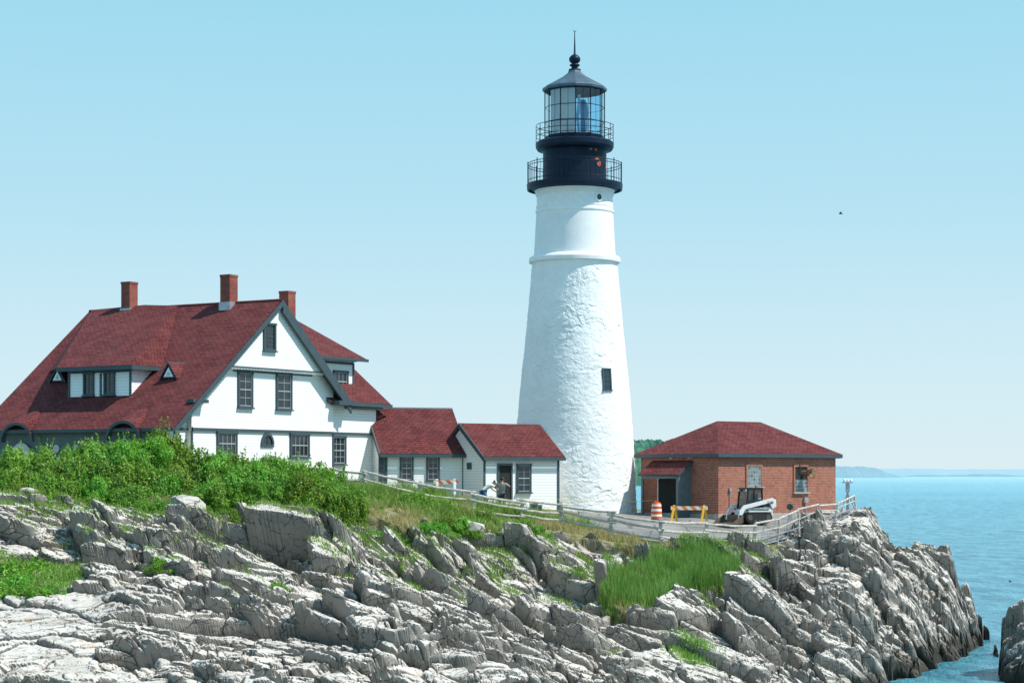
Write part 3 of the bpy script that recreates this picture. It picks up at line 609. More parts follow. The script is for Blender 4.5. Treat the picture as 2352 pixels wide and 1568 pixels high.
for y in(865,887): m.box(TW,-.21,.21,-.1,.035,zt(y+.5),zt(y-.5))
m.build("frame",[TRIM],we); m=MB(); m.box(TW,-.21,.21,-.1,.028,zt(899),zt(853)); m.build("glass",[GLS],we)
n2=onT(1372,88); a_=V(-n2.y,n2.x,0); m=MB(); pc=tc+n2*(88*S)+V(0,0,zt(462)); N=20
ring=lambda r,d:[pc+a_*(r*math.cos(2*math.pi*i/N))+V(0,0,r*math.sin(2*math.pi*i/N))+n2*d for i in range(N)]
A_=ring(.24,-.1)+ring(.24,.07)+ring(.17,.07)+ring(.17,-.1); m.ind(A_,[(q*N+i,q*N+(i+1)%N,(q+1)*N+(i+1)%N,(q+1)*N+i) for q in range(3) for i in range(N)]); m.poly(ring(.175,.03),1); m.build("porthole",[WHT,GLS],lh,recalc=False)
for (px,py,w_,h_) in((1354,353,5,3),(1366,352,4,5),(1368,373,6,3),(1374,384,5,6),(1391,386,2,10)):
    m=MB(); pr=[]; K=15
    for i in range(K):
        t_=2*math.pi*i/K; rr=random.uniform(.45,1.2); x_=px+w_*rr*math.cos(t_); y_=py+h_*rr*math.sin(t_); x_=min(x_,1391.8)
        nn=onT(x_,73.6); pr.append(tc+nn*(74.1*S)+V(0,0,zt(y_)))
    cc=onT(min(px,1391),73.6); cc=tc+cc*(74.4*S)+V(0,0,zt(py))
    m.ind(pr+[cc],[(i,(i+1)%K,K) for i in range(K)]); m.build("rust_patch",[RUST],lh,"orange rust showing through black paint",recalc=False)
# ---------------------------------------------------------------- brick building
bo=V((1650-1176)/F*108,108,0); wr=V(.766,.643,0); wl=V(-.643,.766,0)
bb=empty("brick_building",bo+V(0,0,-2.5),"square red brick fog signal building with hipped red roof","building")
BR=lambda x,d,z:bo+wr*x-wl*d+V(0,0,z)
BLf=lambda x,d,z:bo+wl*x-wr*d+V(0,0,z)
m=MB(); m.box(BR,0,9.5,-6.0,0,-4,1.12); m.build("wall",[BRK],bb)
m=MB(); m.box(BR,-.08,9.58,-6.08,.08,-4,-2.15); m.build("foundation",[CONC],bb)
OV=.28
m=MB(); c=[BR(-OV,OV,1.1),BR(9.5+OV,OV,1.1),BR(9.5+OV,-6-OV,1.1),BR(-OV,-6-OV,1.1)]; rA=BR(3.0,-3,2.95); rB_=BR(6.5,-3,2.95)
m.slab([c[0],c[1],rB_,rA],.12); m.slab([c[1],c[2],rB_],.12); m.slab([c[2],c[3],rA,rB_],.12); m.slab([c[3],c[0],rA],.12); m.build("roof",[SHI,TRIM],bb)
m=MB(); m.box(BR,-OV,9.5+OV,.21,.29,.9,1.09); m.box(BLf,-OV,6+OV,.21,.29,.9,1.09); m.box(BR,-.25,9.7,.0,.21,.88,.93); m.box(BLf,-.2,6.2,.0,.21,.88,.93); m.build("fascia",[TRIM],bb)
def bwin(p0,p1,q0,q1,half=False):
    s0,_=hit(p0,q0,bo,wr); s1,_=hit(p1,q0,bo,wr); _,z1=hit((p0+p1)/2,q0,bo,wr); _,z0=hit((p0+p1)/2,q1,bo,wr)
    zm=z0+(z1-z0)*.5 if half else z1
    e=empty("window",BR(s0,0,z0),"glass block window with brick surround",None,bb); m=MB(); m.box(BR,s0,s1,.0,.03,z0,zm)
    if half: m.box(BR,s0,s1,.0,.02,zm,z1,1)
    m.build("glass",[m_glassblock(),DOORG],e)
    m=MB(); m.box(BR,s0-.12,s0,.0,.06,z0,z1); m.box(BR,s1,s1+.12,.0,.06,z0,z1)
    K=8; cx=(s0+s1)/2; hw=(s1-s0)/2+.12
    for i in range(K):
        xa,xb=cx-hw+2*hw*i/K,cx-hw+2*hw*(i+1)/K; za=lambda x:z1+.12*(1-((x-cx)/hw)**2)
        m.prism(lambda x,d,z:BR(x,d,z),[(xa,z1-.0),(xa,za(xa)+.12),(xb,za(xb)+.12),(xb,z1-.0)],0,.062)
    m.build("frame",[BRK],e); m=MB(); m.box(BR,s0-.16,s1+.16,0,.14,z0-.1,z0-.001); m.build("sill",[CONC],e); return (s0+s1)/2,z1
bwin(1716,1747,1070,1117); hx,hz=bwin(1825,1853,1072,1129,True)
m=MB(); m.lathe(BR(hx+.12,.1,hz-.32),[(.10,-.1),(.12,.2),(.2,.34),(.30,.46),(.29,.48),(.1,.3)],20,0,0,lambda q:wl*(-q.z)+wr*(q.x+.45*max(q.z,0))+V(0,0,q.y*1.15)); m.tube(BR(hx-.25,.02,hz+.1),BR(hx+.1,.3,hz+.02),.03,6); m.build("fog_horn",[PEEL],bb,"rusty tan horn sticking out of the window",True,recalc=False)
m=MB(); m.box(BR,.78,.92,0,.1,-.95,-.75); m.tube(BR(.85,.05,-.9),BR(.85,.05,-2.2),.025,6); m.build("conduit",[GALV],bb)
m=MB(); m.tube(BR(6.9,.06,-1.35),BR(6.9,.06,-2.3),.03,6); m.box(BR,6.75,7.05,0,.13,-1.6,-1.3); m.build("meter_box",[GALV],bb)
s0,_=hit(1588,1100,bo,wl); s1,_=hit(1503,1100,bo,wl)
_,pz=hit(1545,1048,bo,wl); pb=-2.5
pe=empty("door_porch",BLf(s0,0,pb),"small red shingled canopy over a dark doorway",None,bb)
m=MB(); m.slab([BLf(s0-.15,-.02,.75),BLf(s1+.15,-.02,.75),BLf(s1+.15,1.15,-.02),BLf(s0-.15,1.15,-.02)],.1); m.build("canopy_roof",[SHI,TRIM],pe)
m=MB(); m.prism(lambda x,d,z:BLf(d,x,z),[(0,pb),(0,.6),(1.0,-.06),(1.0,pb)],s0,s0+.08); m.box(BLf,s1-.1,s1,.9,1.0,pb,-.1); m.box(BLf,s0+.08,s0+.18,.9,1.0,pb,-.1); m.box(BLf,s0+.08,s1-.1,.9,1.0,-.25,-.1); m.build("side_panel",[simple("grey_panel",(.13,.17,.18),.6)],pe)
m=MB(); m.box(BLf,s0+.25,s1-.35,0.003,.02,pb,-.25); m.build("door",[DOORG],pe)
m=MB(); m.box(BLf,s0+.2,s0+.25,.0,.06,pb,-.25);m.box(BLf,s1-.35,s1-.3,.0,.06,pb,-.25);m.box(BLf,s0+.2,s1-.3,.0,.06,-.249,-.2); m.build("door_frame",[WHT],pe)
m=MB(); s2,z2=hit(1590,1048,bo,wl); s3,_=hit(1530,1048,bo,wl)
x=s2
while x<s3-.1: w_=random.uniform(.08,.22); m.box(BLf,x,x+w_,.003,.03,z2-random.uniform(.02,.12),z2+.08); x+=w_+.02
m.build("sign_remains",[WHT],bb,"broken strip of white painted board")
# ---------------------------------------------------------------- fence
def gz(px,Y): x=(px-1176)/F*Y; return V(x,Y,ground(x,Y))
fe=empty("fence",gz(1200,97.5),"long weathered wooden post and rail fence along the cliff","fence")
FP=[(700,1068,100),(765,1073,98.5),(837,1080,97),(965,1105,97),(1088,1127,97),(1200,1144,97.5),(1289,1153,98),(1405,1173,97),(1517,1190,96.3),(1623,1196,98),(1735,1202,99.5)]
tops=[]
for px,py,Y in FP:
    p=V((px-1176)/F*Y,Y,(1088-py)/F*Y); b=gz(px,Y); m=MB(); w_=.085; lx,ly=random.uniform(-.07,.07),random.uniform(-.05,.05)
    f=lambda x,d,z:V(p.x+x+lx*(p.z-z),p.y+d+ly*(p.z-z),z); m.box(f,-w_,w_,-w_,w_,min(b.z-.3,p.z-1.0),p.z-.02); m.box(f,-w_*.7,w_*.7,-w_*.7,w_*.7,p.z-.019,p.z+.02); m.build("fence_post",[WOOD],fe); tops.append(p)
for ki,(a,b) in enumerate(zip(tops[:-1],tops[1:])):
    for dz in(.13,.50,.88):
        j=lambda:V(0,-.10+random.uniform(-.03,.03),-dz+random.uniform(-.09,.09)); m=MB(); pa,pb_=a+j(),b+j(); ex=(pb_-pa).normalized()*random.uniform(.05,.3); pa-=ex; pb_+=ex; k=6; r0=random.uniform(.052,.066); prev=pa
        for i in range(1,k+1):
            t_=i/k; q=pa.lerp(pb_,t_)+V(0,0,-.05*math.sin(math.pi*t_)+random.uniform(-.018,.018)); m.tube(prev,q,r0,7,0,r0*random.uniform(.80,1.1)); prev=q
        m.build("rail",[WOOD],fe)
fe2=empty("collapsed_fence",gz(1830,104),"bent and collapsed metal and wood fence on the point","fence")
CP=[(1735,1202,99.5,1245),(1790,1190,101,1222),(1833,1168,103,1212),(1880,1160,105,1196),(1925,1152,107.5,1182),(1962,1137,110,1172)]
ct=[]
for px,py,Y,pb_ in CP:
    p=V((px-1176)/F*Y,Y,(1088-py)/F*Y); b=V((px+random.uniform(-12,14)-1176)/F*Y,Y+.3,min(ground((px-1176)/F*Y,Y),(1088-pb_)/F*Y)-.2); 
    if px>1735: m=MB(); m.tube(b,p,.06,6); m.build("post",[WOOD],fe2)
    ct.append((p,b))
for (p,b),(p2,b2) in zip(ct[:-1],ct[1:]):
    for t_ in(.03,.3,.55,.8):
        m=MB(); m.tube(p.lerp(b,t_)+V(0,random.uniform(-.1,.1),random.uniform(-.08,.08)),p2.lerp(b2,t_)+V(0,-.05,random.uniform(-.1,.1)),.03 if t_>.1 else .05,6); m.build("rail",[WOOD if t_<.4 else GALV],fe2)
m=MB()
for i in range(60):
    q=random.random()*4.99; k=int(q); f_=q-k; a=ct[k][0].lerp(ct[k+1][0],f_); b=ct[k][1].lerp(ct[k+1][1],min(1,f_+random.uniform(-.3,.3))) ; m.tube(a,b+V(0,0,.1),.008,4)
m.build("wire_mesh",[GALV],fe2)
# ---------------------------------------------------------------- site objects
def traffic_barrel(px,Y,label):
    b=gz(px,Y)+V(0,0,.09); e=empty("traffic_barrel",b,label,"traffic barrel"); m=MB()
    pr=[(.34,.0,2),(.34,.10,2),(.29,.11,0),(.29,.28,1),(.28,.39,0),(.275,.56,1),(.265,.67,0),(.255,.82,1),(.245,.92,0),(.2,1.02,0),(.001,1.02,0)]
    for i in range(len(pr)-1): m.lathe(b,[pr[i][:2],pr[i+1][:2]],24,pr[i][2])
    m.build("drum",[ORG,WHT,RUB],e,recalc=False); m=MB(); m.box(lambda x,d,z:b+V(x,d,z),-.1,.1,-.02,.02,1.02,1.12); m.build("handle",[ORG],e)
traffic_barrel(1508,106.5,"orange and white traffic barrel on the asphalt")
def barricade(px,Y,wd,leg,label,ang=0,h=.85,sc=(.8,.13,.02)):
    b=gz(px,Y)+V(0,0,.09); ca_,sa_=math.cos(ang),math.sin(ang); f=lambda x,d,z:b+V(x*ca_-d*sa_,x*sa_+d*ca_,z)
    e=empty("barricade",b,label,"barricade"); m=MB(); m.box(f,-wd/2,wd/2,-.05,-.02,h-.26,h-.06); m.build("board",[m_stripe("hazard_stripes",sc,(.78,.76,.70),.46)],e)
    for s in(-1,1):
        m=MB()
        for q in(-1,1):
            x=s*(wd/2-.18); sp=.20 if leg is YEL else 0
            m.ind([f(x+q*sp*(1-t_)+dx,q*.24*(1-t_)+dy,t_*h) for t_ in(0,1) for dx,dy in((-.06,-.02),(.06,-.02),(.06,.02),(-.06,.02))],[(0,1,2,3),(7,6,5,4)]+[(i,(i+1)%4,4+(i+1)%4,4+i) for i in range(4)])
        m.build("leg",[leg],e)
barricade(1583,105.6,1.95,YEL,"yellow legged barricade with orange and white striped board",.05,.98,(.85,.22,.03))
barricade(1024,101.5,1.25,WHT,"pale barricade with orange and white board by the wing",.1,.95)
TAPE=simple("yellow_tape",(.55,.45,.08),.5,0,.1)
m=MB(); pp=[V((x-1176)/F*Y,Y,(1088-y)/F*Y) for x,y,Y in((1060,1131,103),(1130,1139,102.5),(1200,1144,102),(1270,1143,103),(1340,1148,105),(1420,1146,105),(1500,1148,103.5))]
for a,b in zip(pp[:-1],pp[1:]):
    n=6
    for i in range(n):
        sg=lambda t_:a.lerp(b,t_)-V(0,0,.10*math.sin(math.pi*t_)); p,q=sg(i/n),sg((i+1)/n); tw=.008+.014*random.random(); m.poly([p,q,q+V(0,.01,tw),p+V(0,.01,tw)])
tag(m.build("caution_tape",[TAPE],None,recalc=False),"yellow caution tape strung in front of the tower","tape")
for px,Y,w_,h_ in((1226,104.5,.22,.35),(1238,104.6,.16,.3)):
    b=gz(px,Y); m=MB(); f=lambda x,d,z:b+V(x,d,z); m.box(f,-w_,w_,-.15,.15,-.1,h_); m.box(f,-w_-.03,w_+.03,-.18,.18,h_+.001,h_+.05); m.box(f,-w_+.04,w_-.04,-.165,-.151,.05,h_-.05,1); tag(m.build("utility_cabinet",[GALV,STEEL]),"small metal utility cabinet by the shed","cabinet")
b=V((1947-1176)/F*110,110,0); b.z=ground(b.x,b.y); tz=(1088-1108)/F*110
e=empty("signal_light_stand",b,"grey metal signal light on a braced pole","signal light"); m=MB(); m.tube(b+V(0,0,-.2),b+V(0,0,tz-b.z),.07,10); m.build("pole",[GALV],e)
for s in((-.5,-.3),(.5,-.3),(0,.5)): m=MB(); m.tube(b+V(s[0],s[1],-.2),b+V(0,0,tz-b.z-.5),.03,6); m.build("brace",[GALV],e)
m=MB(); m.box(lambda x,d,z:V(b.x+x,b.y+d,tz+z),-.28,.28,-.15,.15,-.02,.04); m.box(lambda x,d,z:V(b.x+x,b.y+d,tz+z),-.1,.1,-.1,.1,-.5,-.03); m.build("platform",[GALV],e)
for s in(-.17,0,.17): m=MB(); m.lathe(V(b.x+s,b.y,tz+.04),[(.05,0),(.07,.03),(.07,.15),(.04,.18),(.001,.18)],12); m.build("lamp",[WHT],e,smooth=True)
b=gz(1815,104); b.z=(1088-1205)/F*104; c=V(b.x,b.y,(1088-1163)/F*104); e=empty("round_spotlight",b,"round dark green spotlight on a thin tripod","spotlight")
m=MB(); m.lathe(c,[(.001,-.12),(.12,-.1),(.17,0),(.17,.1),(.15,.11),(.001,.07)],20,0,0,lambda q:V(q.x,-q.z*.9,q.y)+V(.3*q.z*-1,0,0)); m.build("lamp_head",[simple("dark_green_paint",(.03,.08,.06),.5)],e,smooth=True)
m=MB(); 
for s in((-.22,0),(.2,-.1),(.02,.2)): m.tube(c+V(0,0,-.15),b+V(s[0],s[1],-.3),.02,5)
m.build("tripod",[GALV],e)
# ---- skid loader
lo=gz(1722,105.8)+V(0,0,.10); fw=V(-.86,-.51,0).normalized(); sd=V(.51,-.86,0); LS=.92
L=lambda f,s,z:lo+(fw*f+sd*s+V(0,0,z))*LS
ld=empty("skid_steer_loader",lo,"white tracked skid steer loader with black cab and steel bucket","loader")
for s in(-.82,.45):
    te=empty("track",L(0,s,0),None,None,ld)
    pr=[];R_=.25
    for cx,cz,a0,a1 in((.62,.36,-60,90),(-.72,.36,90,240),):
        for i in range(9): a=math.radians(a0+(a1-a0)*i/8); pr.append((cx+R_*math.cos(a),cz+R_*math.sin(a)))
    pr+=[(-.55,.0),(.45,.0)]
    m=MB(); m.prism(lambda x,d,z:L(x,d,z),pr,s,s+.37)
    n=len(pr)
    for i in range(n):
        a,b_=pr[i],pr[(i+1)%n]; dist=math.hypot(b_[0]-a[0],b_[1]-a[1]); k=max(1,int(dist/.11))
        for j in range(k):
            t_=(j+.5)/k; x=a[0]+(b_[0]-a[0])*t_; z=a[1]+(b_[1]-a[1])*t_; m.box(L,x-.02,x+.02,s-.01,s+.38,z-.03,z+.03)
    m.build("belt",[RUB],te)
    m=MB()
    for cx,cz,r in((.6,.36,.17),(-.7,.36,.17),(-.4,.15,.09),(-.1,.15,.09),(.2,.15,.09)): m.tube(L(cx,s-.02,cz),L(cx,s+.39,cz),r*LS,14)
    m.build("roller",[STEEL],te)
m=MB(); m.prism(L,[(.75,.35),(.75,.75),(.55,.85),(-1.25,.95),(-1.35,.45),(-1.1,.3),(.5,.28)],-.44,.44); m.box(L,-1.2,.5,.441,.58,.66,.84); m.box(L,-1.2,.5,-.58,-.441,.66,.84); m.build("body",[LWHT],ld)
m=MB(); m.prism(L,[(-.62,.9),(-.62,1.35),(-1.15,1.28),(-1.35,1.1),(-1.35,.9)],-.42,.42); m.box(L,-1.37,-1.351,-.35,.35,.5,1.0); m.build("engine_cover",[STEEL],ld)
cab=empty("cab",L(0,0,.9),"black open framed cab",None,ld); m=MB()
for s in(-.42,.42):
    m.tube(L(.55,s,.8),L(.42,s,1.95),.045,6); m.tube(L(-.6,s,.9),L(-.55,s,1.98),.045,6); m.tube(L(.42,s,1.95),L(-.55,s,1.98),.045,6); m.tube(L(0,s,.9),L(0,s,1.96),.025,6); m.tube(L(.5,s,1.3),L(-.58,s,1.35),.025,6)
m.tube(L(.42,-.42,1.95),L(.42,.42,1.95),.045,6); m.tube(L(.55,-.42,.85),L(.55,.42,.85),.045,6); m.prism(L,[(.52,1.95),(-.62,1.97),(-.62,2.05),(.4,2.05)],-.47,.47); m.build("cab_frame",[RUB],cab)
m=MB(); 
for s in(-.40,.40): m.poly([L(.5,s,.95),L(-.58,s,.95),L(-.55,s,1.93),L(.4,s,1.93)])
m.poly([L(.53,-.4,.9),L(.53,.4,.9),L(.41,.4,1.93),L(.41,-.4,1.93)])
m.build("cab_glass",[clearglass("tinted_cab_glass",(.30,.38,.40),.10)],cab,recalc=False)
m=MB(); m.box(L,-.35,.1,-.25,.25,.95,1.1); m.box(L,-.4,-.28,-.25,.25,1.1,1.7); m.build("seat",[RUB],cab)
for s in(-.64,.50):
    m=MB(); m.prism(L,[(-1.18,1.42),(-1.40,1.36),(-1.42,.95),(-1.15,.85),(-1.0,1.15)],s,s+.13)
    m.prism(L,[(-1.2,1.46),(-1.28,1.24),(.75,.84),(1.0,.50),(1.12,.20),(1.26,.24),(1.16,.72),(.85,1.04)],s+.02,s+.11)
    m.build("lift_arm",[LWHT],ld)
    m=MB(); m.tube(L(-.9,s+.075,.8),L(.7,s+.075,.82),.035,8,0); m.build("hydraulic_ram",[STEEL],ld)
m=MB(); pr=[(1.15,.50),(1.15,.1),(1.25,.0),(1.95,-.02),(1.95,.02),(1.3,.06),(1.2,.14),(1.2,.50)]; m.prism(L,pr,-.92,.92)
for s in(-.92,.88): m.prism(L,[(1.16,.50),(1.16,.05),(1.9,.0),(1.75,.18)],s,s+.04)
m.build("bucket",[simple("rusty_steel",(.16,.11,.08),.7,.2,.4,4)],ld)
for s in(-.34,.34): m=MB(); m.lathe(L(.50,s,1.88),[(.001,0),(.06,0),(.06,.06),(.001,.06)],12,0,0,lambda q:fw*q.z+sd*q.x+V(0,0,q.y)); m.build("headlight",[simple("lamp_glass",(.7,.7,.6),.2)],ld)
m=MB(); m.lathe(L(-.3,.2,2.05),[(.05,0),(.05,.1),(.03,.13),(.001,.13)],12); m.build("beacon",[ORG],ld)
cu=bpy.data.curves.new("model_number",'FONT'); cu.body="T180"; cu.size=.19; cu.extrude=.004; to=bpy.data.objects.new("tmp_text",cu); col.objects.link(to)
bpy.context.view_layer.update(); tm=bpy.data.meshes.new_from_object(to.evaluated_get(bpy.context.evaluated_depsgraph_get())); bpy.data.objects.remove(to)
tm.materials.clear(); tm.materials.append(RUB); to=bpy.data.objects.new("model_number",tm); col.objects.link(to); to.parent=ld
xa=-fw; ya=V(0,0,1); na=xa.cross(ya)
to.matrix_basis=Matrix.Translation(L(-.78,.64,1.12)-lo)@Matrix((xa,ya,na)).transposed().to_4x4()
# ---------------------------------------------------------------- people
SKIN=simple("skin",(.50,.27,.18),.5,0,.1); HAIR=simple("dark_hair",(.02,.015,.012),.6)
def skinmesh(name,pts,edges,rad,mat,parent,off,roots=(0,),lvl=2):
    me=bpy.data.meshes.new(name); me.from_pydata([tuple(p) for p in pts],edges,[]); me.materials.append(mat)
    o=bpy.data.objects.new(name,me); col.objects.link(o); o.parent=parent; o.location=off
    sk=o.modifiers.new("Skin",'SKIN'); sk.use_smooth_shade=True
    for i,r in enumerate(rad): me.skin_vertices[0].data[i].radius=(r,r) if not isinstance(r,tuple) else r; me.skin_vertices[0].data[i].use_root=i in roots
    sb=o.modifiers.new("Sub",'SUBSURF'); sb.levels=lvl; sb.render_levels=lvl; return o
def person(loc,yaw,J,label,shirt,pants,hair=HAIR,cap=None):
    e=empty("person",loc,label,"person"); e.rotation_euler=(0,0,yaw)
    names=list(J); ix={n:i for i,n in enumerate(names)}
    ed=[("pel","spn"),("spn","che"),("che","nek"),("nek","hd0"),("hd0","hd1"),("hd1","hd2")]
    for s in"LR": ed+=[("che","sh"+s),("sh"+s,"el"+s),("el"+s,"wr"+s),("wr"+s,"pa"+s),("pel","hp"+s),("hp"+s,"kn"+s),("kn"+s,"an"+s),("an"+s,"to"+s)]
    rd=dict(pel=(.15,.11),spn=(.135,.10),che=(.16,.11),nek=.055,hd0=.072,hd1=.095,hd2=.075)
    for s in"LR": rd.update({"sh"+s:.06,"el"+s:.043,"wr"+s:.028,"pa"+s:(.038,.02),"hp"+s:.09,"kn"+s:.058,"an"+s:.038,"to"+s:.032})
    skinmesh("body",[J[n] for n in names],[(ix[a],ix[b]) for a,b in ed],[rd[n] for n in names],SKIN,e,(0,0,0),(ix["pel"],))
    def sub(nm,ns,eds,grow,mat,root):
        q={n:i for i,n in enumerate(ns)}; f=lambda r:(r[0]+grow,r[1]+grow) if isinstance(r,tuple) else r+grow
        skinmesh(nm,[J[n] for n in ns],[(q[a],q[b]) for a,b in eds],[f(rd[n]) for n in ns],mat,e,(0,0,0),(q[root],))
    for s in"LR":
        J["ms"+s]=tuple(Vector(J["sh"+s]).lerp(Vector(J["el"+s]),.75)); rd["ms"+s]=.052
    sub("shirt",["pel","spn","che","shL","msL","shR","msR"],[("pel","spn"),("spn","che"),("che","shL"),("shL","msL"),("che","shR"),("shR","msR")],.022,shirt,"spn")
    sub("trousers",["pel","hpL","knL","anL","hpR","knR","anR"],[("pel","hpL"),("hpL","knL"),("knL","anL"),("pel","hpR"),("hpR","knR"),("knR","anR")],.018,pants,"pel")
    for s in"LR":
        w0=Vector(J["wr"+s]);p0=Vector(J["pa"+s]);d=(p0-w0).normalized(); sdv=d.cross(V(0,1,.2)).normalized(); cur=d.cross(sdv)
        P=[];E=[];Rr=[];roots=[]
        for k in range(5):
            b=p0+sdv*(.012*(k-1.5)*1.4) if k<4 else w0.lerp(p0,.4)+sdv*-.03
            ln=(.03,.034,.032,.025,.024)[k]; dd=d if k<4 else (d-sdv*.8).normalized(); i=len(P); roots.append(i)
            P+=[b,b+dd*ln,b+dd*ln*1.8+cur*.012,b+dd*ln*2.4+cur*.03]; E+=[(i,i+1),(i+1,i+2),(i+2,i+3)]; Rr+=[.010,.009,.0085,.007]
        skinmesh("fingers",P,E,Rr,SKIN,e,(0,0,0),roots,1)
    h=Vector(J["hd1"]); up=(Vector(J["hd2"])-Vector(J["hd0"])).normalized(); fwd=V(0,1,0); fwd=(fwd-up*fwd.dot(up)).normalized(); rt=fwd.cross(up)
    def ell(nm,c,r,mat,cut=None):
        m=MB(); 
        pr=[(math.sin(math.pi*i/10)+1e-4,-math.cos(math.pi*i/10)) for i in range(11)]
        m.lathe((0,0,0),pr,16,0,0,lambda q:rt*q.x*r[0]+fwd*q.y*r[1]+up*q.z*r[2]); 
        o=m.build(nm,[mat],None,None,True); o.parent=e; o.location=Vector(o.location)+c
    ell("hair",h+up*.035-fwd*.018,(.102,.108,.098),hair)
    if cap: ell("cap",h+up*.06,(.108,.115,.08),cap)
    ell("nose",h+fwd*.10-up*.01,(.013,.022,.02),SKIN)
    for s in(-1,1): ell("ear",h+rt*.098*s-up*.01,(.012,.022,.032),SKIN); ell("eye",h+fwd*.088+rt*.035*s+up*.012,(.012,.01,.008),WHT)
    ell("mouth",h+fwd*.09-up*.045,(.025,.01,.006),simple("lips",(.4,.14,.12)))
    return e
J1=dict(pel=(0,0,.96),spn=(0,0,1.14),che=(0,0,1.36),nek=(0,.0,1.52),hd0=(0,.02,1.58),hd1=(0,.03,1.66),hd2=(0,.02,1.72))
J1.update(shL=(-.19,0,1.43),elL=(-.40,.02,1.25),wrL=(-.25,.18,1.12),paL=(-.19,.2,1.09),shR=(.19,0,1.43),elR=(.42,.03,1.30),wrR=(.26,.22,1.36),paR=(.2,.24,1.38),
 hpL=(-.1,0,.9),knL=(-.13,.03,.5),anL=(-.15,-.02,.09),toL=(-.18,.12,.03),hpR=(.1,0,.9),knR=(.12,.02,.5),anR=(.13,-.03,.09),toR=(.17,.1,.03))
J2=dict(pel=(0,-.1,.88),spn=(0,.02,1.02),che=(0,.22,1.16),nek=(0,.36,1.22),hd0=(0,.42,1.25),hd1=(0,.49,1.28),hd2=(0,.54,1.30))
J2.update(shL=(-.18,.28,1.17),elL=(-.28,.42,.98),wrL=(-.16,.58,.86),paL=(-.13,.64,.82),shR=(.18,.28,1.17),elR=(.24,.5,1.05),wrR=(.14,.68,.95),paR=(.1,.75,.92),
 hpL=(-.1,-.1,.82),knL=(-.13,.06,.46),anL=(-.14,-.12,.09),toL=(-.15,.03,.03),hpR=(.1,-.1,.82),knR=(.12,.1,.46),anR=(.13,-.05,.09),toR=(.14,.1,.03))
person(gz(1153,101.5),math.radians(-20),J1,"person in grey t-shirt and dark trousers standing with elbows out",simple("grey_cotton",(.34,.34,.35),.9),simple("dark_cotton",(.06,.065,.07),.9))
person(gz(1114,101.8),math.radians(-75),J2,"person in white shirt and blue jeans bending forward",simple("white_cotton",(.75,.75,.75),.9),simple("blue_denim",(.04,.16,.38),.9),cap=simple("pale_cap",(.6,.6,.58)))
# ---------------------------------------------------------------- vegetation
def leafmesh(name,n,mats,seed,size=.045,lobes=16,flowers=0,sprigs=70):
    r=np.random.default_rng(seed); th=r.uniform(0,2*np.pi,lobes); rr=np.sqrt(r.uniform(0,1,lobes))*.85; cz=r.uniform(.10,.85,lobes)*(1-.5*rr**2)
    C_=np.stack([rr*np.cos(th),rr*np.sin(th),cz-.10],1); Rl=r.uniform(.11,.32,lobes)*(1-.15*rr)
    w=Rl**2; k=r.choice(lobes,n,p=w/w.sum()); d=r.normal(size=(n,3)); d[:,2]=d[:,2]*.9+.25; d/=np.linalg.norm(d,axis=1)[:,None]
    p=C_[k]+d*(Rl[k]*(r.uniform(.5,1.1,n)+.16*np.sin(d[:,0]*9+k)*np.cos(d[:,1]*8)))[:,None]
    ns=sprigs*28; q=r.integers(0,lobes,sprigs); sd_=r.normal(size=(sprigs,3))*[.5,.5,.3]+[0,0,.9]; sd_/=np.linalg.norm(sd_,axis=1)[:,None]; sl=r.uniform(.10,.34,sprigs); si=np.repeat(np.arange(sprigs),28); tt=np.tile(np.linspace(0,1,28),sprigs)
    ps=C_[q][si]+sd_[si]*(Rl[q][si]*.7+sl[si]*tt)[:,None]+r.normal(size=(ns,3))*.028*(1.15-tt)[:,None]
    p=np.concatenate([p,ps]); d=np.concatenate([d,sd_[si]]); n=len(p); p[:,2]=np.maximum(p[:,2],-.05)
    nr=d+r.normal(size=(n,3))*.6+np.array([.3,0,.5]); nr/=np.linalg.norm(nr,axis=1)[:,None]; a=np.cross(nr,r.normal(size=(n,3))); a/=np.linalg.norm(a,axis=1)[:,None]; b=np.cross(nr,a)
    s=size*r.uniform(.6,1.3,n)[:,None]; mi=np.zeros(n)
    if flowers: mi[r.choice(n,flowers,False)]=1; s=np.where(mi[:,None]==1,s*1.5,s)
    Vv=np.stack([p-a*s,p+b*s*.5,p+a*s,p-b*s*.5],1).reshape(-1,3); Fc=np.arange(n*4).reshape(n,4)
    return np_mesh(name,Vv,Fc,mats,False,mi)
SM=[leafmesh("shrub_mesh",17000,[LEAF[i%2],BARK],100+i,.036,36) for i in range(6)]
RM=leafmesh("rose_mesh",17000,[LEAF[0],PINK],200,.036,28,160)
TX=[-100,0,60,110,160,220,290,370,420,470,560,620,690,750,800,850,900,1010,1100]; TY=[1020,1022,1012,1028,1022,995,978,982,1002,1025,1025,1014,1036,1055,1090,1115,1128,1150,1180]
shr=[(-90,1150,1020,240,88),(35,1150,1014,190,88.5),(130,1152,1022,200,88.3),(225,1150,996,200,89),(300,1150,980,200,89.5),(375,1150,984,190,89.5),(440,1150,1008,190,89),(520,1152,1028,190,88.8),(600,1155,1018,180,89.5),(680,1158,1038,190,89.8),(745,1158,1056,140,90.5),(80,1150,1024,160,89.5),(-20,1150,1022,160,89.5),(175,1150,1014,150,89.6)]
rr_=random.Random(12)
for i in range(64):
    px=rr_.uniform(-120,800); top=np.interp(px,TX,TY); f_=rr_.random()*(1 if px<520 else .65); py_t=top+10+(1150-top)*f_*.66; shr.append((px,py_t+rr_.uniform(55,85),py_t,rr_.uniform(80,160),88.3-2.8*f_+(1.0 if px>600 else 0)))
